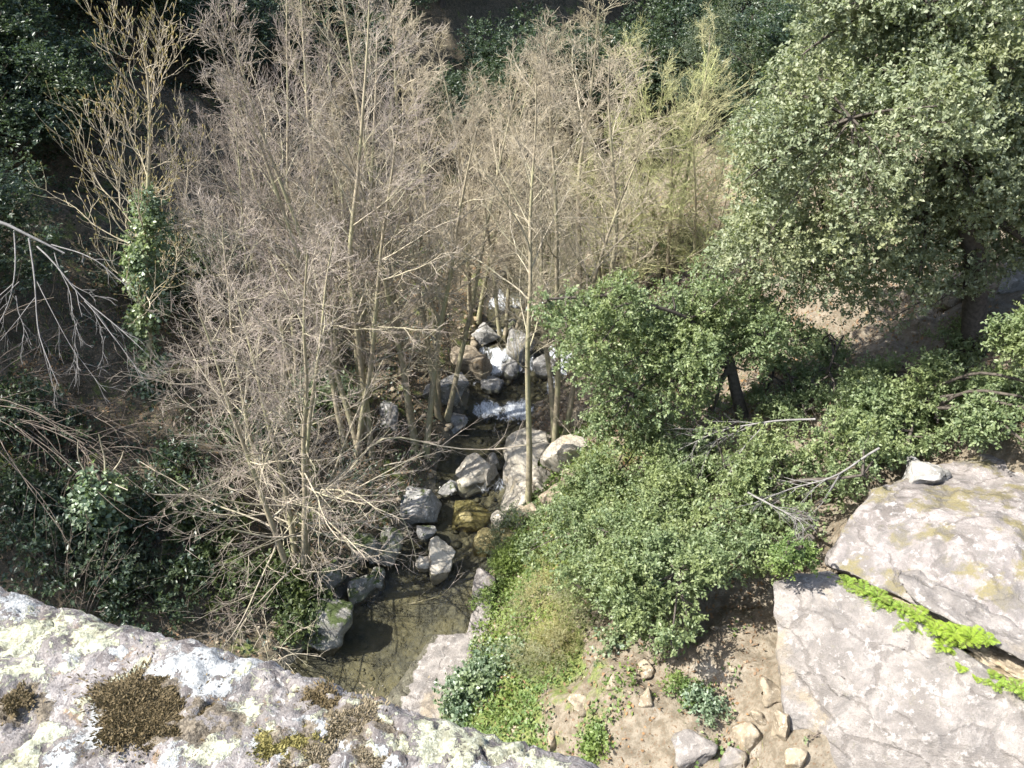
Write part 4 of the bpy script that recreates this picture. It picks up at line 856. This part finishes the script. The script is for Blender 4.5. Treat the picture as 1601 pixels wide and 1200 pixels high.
def stems(label, bpx, dirs, n, L, seed, mat, name='bare_shrub', up=.2, droop=-.10, r=.012, branch=True, cat='shrub', group='bare shrubs on the left bank', Y=None):
    rng = rngf(seed); b = ground(*bpx); th = thing(name, label, cat, tuple(b), group); m = MB(); m2 = MB()
    d = nrm(np.asarray(dirs, float)+.38*rng.normal(size=(n, 3))); K = 12; P = np.empty((n, K, 3)); P[:, 0] = b+rng.normal(0, .18, (n, 3))*np.array([1, 1, 0]); P[:, 0, 2] = hgt(P[:, 0, 0], P[:, 0, 1])-.05; cur = d; Ls = L*rng.uniform(.5, 1.2, n)
    for k in range(1, K): cur = nrm(cur+np.array([0, 0, droop])+.07*rng.normal(size=(n, 3))); P[:, k] = P[:, k-1]+cur*(Ls/(K-1))[:, None]
    R = np.repeat(np.linspace(r, r*.35, K)[None], n, 0)
    for k in range(min(n, 8)):
        s = MB(); s.add(*tubes(P[k:k+1], R[k:k+1], 5)); part('stem', s, mat, th, True)
    if n > 8: m.add(*tubes(P[8:], R[8:], 4))
    P2, R2 = grow(P, R, 6, .3, 1, 45, 30, lambda L_, t: L_*.22, 5, rng, .01, wob=.15, rmin=.0035); m.add(*tubes(P2, R2, 3))
    part('twigs', m, mat, th, False, 'stuff'); return th
stems('brown shrub with long arching stems at the left edge', (-40, 640), (.85, -.1, .55), 30, 3.6, 631, M['brown_stem'], droop=-.12)
stems('brown shrub of fine stems below the dead branches', (120, 700), (.6, -.2, .5), 22, 2.4, 632, M['brown_stem'], droop=-.1)
stems('thin dry stems standing behind the parapet at left', (120, 960), (.1, .1, 1), 26, 1.5, 633, M['brown_stem'], droop=-.03, r=.008)
stems('dry bramble canes between parapet and pool', (330, 960), (.4, 0, .8), 26, 1.6, 634, M['brown_stem'], droop=-.12, r=.008)
stems('pale dry roots and canes at the pool edge', (440, 1030), (.3, -.1, .9), 20, 1.0, 635, M['limb'], droop=-.1, r=.010)
stems('twiggy bare shrub under the many stemmed alder', (400, 950), (.1, -.1, 1), 24, 1.4, 636, M['twig_pink'], droop=-.06, r=.008)
stems('small reddish dry plant at the far left', (75, 715), (.1, 0, 1), 14, .9, 637, M['litter'], droop=-.2, r=.008)
stems('dark twiggy scrub at the foot of the ivied alder', (590, 720), (0, 0, 1), 22, 1.2, 638, M['brown_stem'], droop=-.06, r=.008)
stems('bare scrub on the bank right of the slim trunk', (905, 690), (.1, 0, 1), 22, 1.3, 639, M['limb'], droop=-.06, r=.008, group='bare shrubs on the right bank')
def dead_fan(label, pts, seed, Yoff, n=10, r=.018):
    rng = rngf(seed); ts = [ground_t(*p)-Yoff for p in pts]; W = [at_t(p[0], p[1], t) for p, t in zip(pts, ts)]; th = thing('dead_branch', label, 'branch', tuple(W[0]))
    P = pline(W, 14, rng, .015); R = np.linspace(r, r*.25, 14)[None]; m = MB(); m.add(*tubes(P, R, 6)); part('stem', m, M['dead_wood'], th, True)
    P2, R2 = grow(P, R, n, .25, 1, 28, 24, lambda L, t: L*.40*(1.2-.7*t), 6, rng, .010, up=0, wob=.10, rmin=.004); P3, R3 = grow(P2, R2, 6, .2, 1, 30, 24, lambda L, t: L*.4, 4, rng, .01, wob=.12, rmin=.003)
    m = MB(); m.add(*tubes(P2, R2, 4)); m.add(*tubes(P3, R3, 3)); part('twigs', m, M['dead_wood'], th, False, 'stuff')
dead_fan('long dead grey branch lying across top of the big bush', [(1275, 655), (1200, 657), (1130, 670), (1060, 700)], 641, 1.95, 14)
dead_fan('dead grey branch on the bush front above the rock', [(1375, 700), (1310, 745), (1250, 765), (1180, 795)], 642, 1.9, 14)
dead_fan('bunch of dead grey twigs hanging right of the bush', [(1170, 770), (1220, 800), (1250, 815), (1255, 830)], 643, 1.95, 14)

# ------------------------------------------------------------------ ferns, low shrubs
def fern_mesh(seed):
    rng = rngf(seed); mb = MB(); st = MB()
    for k in range(11):
        a = k/11*6.283+rng.normal(0, .25); L = rng.uniform(.20, .36); el = rng.uniform(.5, 1.1); n = 16; s = np.linspace(0, 1, n)
        hx = L*s*math.cos(el)+.10*L*s**2; z = L*s*math.sin(el)-.55*L*s**2.2
        C = np.stack([hx*math.cos(a), hx*math.sin(a), z], -1); T = nrm(np.gradient(C, axis=0)); S = np.array([-math.sin(a), math.cos(a), 0])
        st.add(*tubes(C[None], np.full((1, n), .0025), 3))
        for sg in (-1, 1):
            ln = L*.30*np.sin(np.clip(s*.92+.08, 0, 1)*3.05)**.8+.008
            mb.add(*leaves(C[1:], (sg*S[None]+.35*T)[1:]+.08*rng.normal(size=(n-1, 3)), np.tile([0, 0, 1.], (n-1, 1))+.15*rng.normal(size=(n-1, 3)), ln[1:], L*.062, rng, .05))
    return mb, st
def build_ferns():
    spots = []; rf = rngf(44)
    for x, y in [(1306, 905), (1326, 900), (1352, 914), (1374, 922), (1390, 936), (1412, 938), (1434, 952), (1462, 974), (1494, 980), (1522, 985), (1545, 990), (1508, 1030), (1530, 1045), (1556, 1056), (1592, 1066), (1342, 935), (1478, 1000), (1420, 962)]:
        spots.append((x, y, float(np.interp(x, [1292, 1430, 1601], [11.6, 10.75, 9.85])-.02)))
    spots.sort(); mb, st = fern_mesh(3); proto = None
    ords = ['first', 'second', 'third', 'fourth', 'fifth', 'sixth', 'seventh', 'eighth', 'ninth', 'tenth', 'eleventh', 'twelfth', 'thirteenth', 'fourteenth', 'fifteenth', 'sixteenth', 'seventeenth', 'eighteenth']
    rng = rngf(9)
    for k, (x, y, t) in enumerate(spots):
        lab = '%s bright green fern from the left along the rock ledge' % ords[k]; p = at_t(x, y+8, t-.05); p = tuple(p+np.array([0, 0, -.05])); s = rng.uniform(.5, .85)
        if proto is None:
            proto = thing('fern', lab, 'fern', (0, 0, 0), 'ferns on the rock ledge'); part('fronds', mb, M['fern'], proto, False, 'stuff'); part('stalks', st, M['fern'], proto, False, 'stuff')
            proto.location = p; proto.scale = (s,)*3; proto.rotation_euler = (.3, -.1, 0)
        else:
            o = copy_tree(proto, lab, p, rng.random()*6, s, 'ferns on the rock ledge')
build_ferns()
def low_shrub(label, px, py, rpx, n, seed, mat, L=.05, asp=.5, name='low_shrub', cat='shrub', group=None, per=8, lift=.25, nl=7, gap=-.3, flat=.85):
    rng = rngf(seed); b = ground(px, py); t = ground_t(px, py); th = thing(name, label, cat, tuple(b), group); R = rpx/FPX*t
    C = b+rng.normal(0, R*.42, (nl, 3))*np.array([1, 1, .35]); C[:, 2] = hgt(C[:, 0], C[:, 1])+R*lift*rng.uniform(.6, 1.6, nl); r = R*rng.uniform(.38, .62, nl)
    br = np.stack([pline([b, b*.5+c*.5+rng.normal(0, .03, 3), c], 6)[0] for c in C]); m = MB(); BR = np.repeat(np.linspace(.012, .005, 6)[None], nl, 0); m.add(*tubes(br, BR, 4)); P2, R2 = grow(br, BR, 5, .4, 1, 50, 35, lambda l, q: l*.5, 4, rng, .01, rmin=.003); m.add(*tubes(P2, R2, 3)); part('stems', m, M['brown_stem'], th, False, 'stuff')
    m = MB(); foliage(m, C, r, n//per, per, L, rng, seed, gap=gap, asp=asp, flat=flat, inner=.2); part('foliage', m, mat, th, False, 'stuff'); return th
SH = 'low shrubs on the slope above the pool'
low_shrub('olive grey broom shrub in the middle of the slope', 860, 1020, 62, 11000, 701, M['broom'], L=.07, asp=.12, group=SH, lift=.6, nl=9)
low_shrub('second olive broom shrub just above the middle one', 840, 965, 46, 6000, 702, M['broom'], L=.07, asp=.12, group=SH, lift=.5)
low_shrub('glossy green ivy clump at the bottom by the pool slab', 735, 1105, 46, 3600, 703, M['ivy'], L=.075, asp=.85, group=SH, lift=.3)
low_shrub('leafy green clump right of the pool slab', 762, 1050, 42, 3000, 704, M['ivy'], L=.065, asp=.8, group=SH, lift=.25)
low_shrub('fresh green herbs along upper right rim of the pool', 775, 945, 40, 4200, 705, M['herb'], L=.05, group=SH)
low_shrub('yellowish green herbs above the pool ledge', 790, 905, 42, 4200, 706, M['herb'], L=.05, group=SH)
low_shrub('grey green shrub at left foot of the big bush', 790, 850, 40, 5200, 707, M['grey_leaf'], L=.05, asp=.3, group=SH, lift=.4)
low_shrub('bright green sprout clump at the top of the slope rim', 812, 870, 26, 1500, 708, M['herb'], L=.06, asp=.7, group=SH)
low_shrub('trailing ivy patch on the dry slope under the bush', 960, 1005, 32, 1500, 709, M['ivy'], L=.06, asp=.85, group=SH)
low_shrub('small leafy plant at bottom of the slope near the parapet', 935, 1178, 26, 900, 710, M['herb'], L=.06, asp=.7, group=SH)
low_shrub('bluish green herb clump left of the tan stones', 1100, 1110, 30, 1300, 711, M['ivy'], L=.055, asp=.6, group=SH)
low_shrub('yellow green herb tuft below the bush shadow', 1060, 1090, 26, 1200, 712, M['herb'], L=.05, group=SH)
low_shrub('tiny green plant growing on the rock face', 1275, 1152, 12, 220, 713, M['ivy'], L=.05, asp=.7, group=SH)
LB = 'dark shrubs on the left bank'
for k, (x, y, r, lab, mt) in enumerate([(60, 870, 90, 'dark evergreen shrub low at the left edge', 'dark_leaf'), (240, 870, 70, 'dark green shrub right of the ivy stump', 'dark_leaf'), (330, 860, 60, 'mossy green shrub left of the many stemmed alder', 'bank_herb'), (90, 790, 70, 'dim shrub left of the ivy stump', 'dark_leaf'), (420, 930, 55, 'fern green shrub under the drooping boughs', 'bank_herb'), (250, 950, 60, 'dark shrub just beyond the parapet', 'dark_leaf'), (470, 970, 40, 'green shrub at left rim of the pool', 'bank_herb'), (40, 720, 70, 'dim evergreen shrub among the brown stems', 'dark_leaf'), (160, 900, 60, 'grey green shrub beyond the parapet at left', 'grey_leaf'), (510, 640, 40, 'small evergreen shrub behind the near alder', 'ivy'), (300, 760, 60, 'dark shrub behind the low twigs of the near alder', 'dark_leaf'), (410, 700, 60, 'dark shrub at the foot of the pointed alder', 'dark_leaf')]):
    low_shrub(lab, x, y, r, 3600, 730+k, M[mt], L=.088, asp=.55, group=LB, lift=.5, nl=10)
for k, (x, y, r, lab) in enumerate([(1560, 650, 50, 'bright evergreen shrub at right edge below the oak trunk'), (1500, 570, 40, 'evergreen shrub around the foot of the oak trunk'), (930, 470, 40, 'green shrub on far bank behind the middle oak'), (1040, 420, 40, 'green shrub between budding alders and the big oak'), (1200, 520, 36, 'shrub below the left edge of the big oak crown')]):
    low_shrub(lab, x, y, r, 4200, 760+k, M['oak_leaf2'], L=.064, asp=.5, group='shrubs on the upper right bank', lift=.5, nl=9)

# ------------------------------------------------------------------ uncountable ground stuff
def scatter(n, xr, yr, rng, dens):
    x = rng.uniform(*xr, n); y = rng.uniform(*yr, n); d = x-cxf(y); s = np.abs(d)-wf(y); k = rng.random(n) < dens(x, y, d, s); x, y = x[k], y[k]
    zz = hgt(x, y)-13; fd = y*cp-zz*sp_; u_ = 800.5+FPX*x/fd; v_ = 600-FPX*(y*sp_+zz*cp)/fd
    k = ~((u_ > 1195) & (v_ > 690) & (x > 2.5)); x, y = x[k], y[k]
    e = .05; z = hgt(x, y); N_ = nrm(np.stack([z-hgt(x+e, y), z-hgt(x, y+e), np.full(len(x), e)], -1)); return np.stack([x, y, z], -1), N_
def build_stuff():
    rng = rngf(801)
    P, N_ = scatter(70000, (-10, 9), (4, 26), rng, lambda x, y, d, s: np.where(s > .05, np.clip(.6+.6*fbm(np.stack([x, y, 0*x], -1)*.8, 2, 91), .25, 1), 0))
    m = MB(); m.add(*leaves(P+N_*.012, rng.normal(size=P.shape), N_+.35*rng.normal(size=P.shape), rng.uniform(.05, .10, len(P)), rng.uniform(.025, .05, len(P)), rng))
    tag(mobj('leaf_litter', m.mesh('leaf_litter'), M['litter']), 'brown dead leaves scattered over both banks', 'leaf litter', kind='stuff')
    P, N_ = scatter(130000, (-4, 7), (4, 17), rng, lambda x, y, d, s: np.where((d > 0) & (s > .02), np.clip(1.25-.36*s+1.0*fbm(np.stack([x, y, 0*x], -1)*1.1, 3, 92), 0, 1), 0))
    m = MB(); m.add(*leaves(P+N_*rng.uniform(.01, .12, (len(P), 1)), nrm(rng.normal(size=P.shape))+.4*N_, N_+.5*rng.normal(size=P.shape)+np.array([0, 0, .5]), rng.uniform(.045, .09, len(P)), rng.uniform(.03, .06, len(P)), rng))
    tag(mobj('ground_herbs', m.mesh('ground_herbs'), M['herb']), 'low green herbs and ivy creeping over the slope by the pool', 'ground cover', kind='stuff')
    P, N_ = scatter(50000, (-10, 8), (4, 24), rng, lambda x, y, d, s: np.where(s > .1, np.clip(.15+.8*fbm(np.stack([x, y, 0*x], -1)*.9, 3, 93), 0, .8), 0))
    m = MB(); m.add(*leaves(P, np.array([0, 0, 1.])+.45*rng.normal(size=P.shape), rng.normal(size=P.shape), rng.uniform(.10, .26, len(P)), .010, rng))
    tag(mobj('grass', m.mesh('grass'), M['grass']), 'thin grass blades in tufts on both banks', 'grass', kind='stuff')
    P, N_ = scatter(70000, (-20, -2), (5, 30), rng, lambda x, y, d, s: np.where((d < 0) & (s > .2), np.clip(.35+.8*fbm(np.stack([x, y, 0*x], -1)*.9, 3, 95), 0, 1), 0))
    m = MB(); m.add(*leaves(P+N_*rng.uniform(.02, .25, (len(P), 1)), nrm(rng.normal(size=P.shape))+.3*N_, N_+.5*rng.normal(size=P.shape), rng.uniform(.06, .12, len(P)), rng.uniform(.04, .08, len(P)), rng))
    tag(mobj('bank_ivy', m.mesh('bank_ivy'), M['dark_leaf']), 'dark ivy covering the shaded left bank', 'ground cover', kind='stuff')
    # gravel: small low poly stones
    P, N_ = scatter(30000, (-6, 8), (4, 26), rng, lambda x, y, d, s: np.where(s > -.9, np.clip(.34-.08*np.abs(s)+.4*fbm(np.stack([x, y, 0*x], -1)*.9, 2, 94), .03, .8), .35))
    ic = nrm(np.array([(1, 0, 0), (-1, 0, 0), (0, 1, 0), (0, -1, 0), (0, 0, 1), (0, 0, -1), (.6, .6, .6), (-.6, .6, .5), (.6, -.6, .5), (-.6, -.6, .6)], float)); bm = bmesh.new(); [bm.verts.new(v) for v in ic]; bm.verts.index_update(); bmesh.ops.convex_hull(bm, input=bm.verts); bmesh.ops.triangulate(bm, faces=bm.faces)
    fv = np.array([[v.index for v in f.verts] for f in bm.faces]); bm.free()
    n = len(P); sn = np.abs(P[:, 0]-cxf(P[:, 1]))-wf(P[:, 1]); sz = .02+np.where(sn < .35, .15, .075)*rng.random(n)**4.5; V = ic[None]*(sz[:, None]*rng.uniform(.6, 1.3, (n, 3)))[:, None, :]*rng.uniform(.8, 1.2, (n, len(ic), 1)); a = rng.random(n)*6.28; ca, sa = np.cos(a)[:, None], np.sin(a)[:, None]
    V = np.stack([V[..., 0]*ca-V[..., 1]*sa, V[..., 0]*sa+V[..., 1]*ca, V[..., 2]*.7], -1)+P[:, None]; m = MB(); m.add(V, (np.arange(n)[:, None, None]*len(ic)+fv[None]).reshape(-1, 3))
    def sub(k): m = MB(); m.add(V[k], (np.arange(k.sum())[:, None, None]*len(ic)+fv[None]).reshape(-1, 3)); return m
    wetk = (sn < .12) & (P[:, 2] < wzf(P[:, 1])+.05); tiny = (P[:, 1] > 13.2) | (sz < .05)
    tag(mobj('gravel', sub(~wetk).mesh('gravel', smooth=True), M['rock_tan']), 'small loose stones on the banks and dry slope', 'gravel', kind='stuff')
    tag(mobj('stream_cobbles', sub(wetk & tiny).mesh('stream_cobbles', smooth=True), M['rock_wet']), 'dark wet cobbles on the bed of the stream', 'cobbles', kind='stuff')
build_stuff()
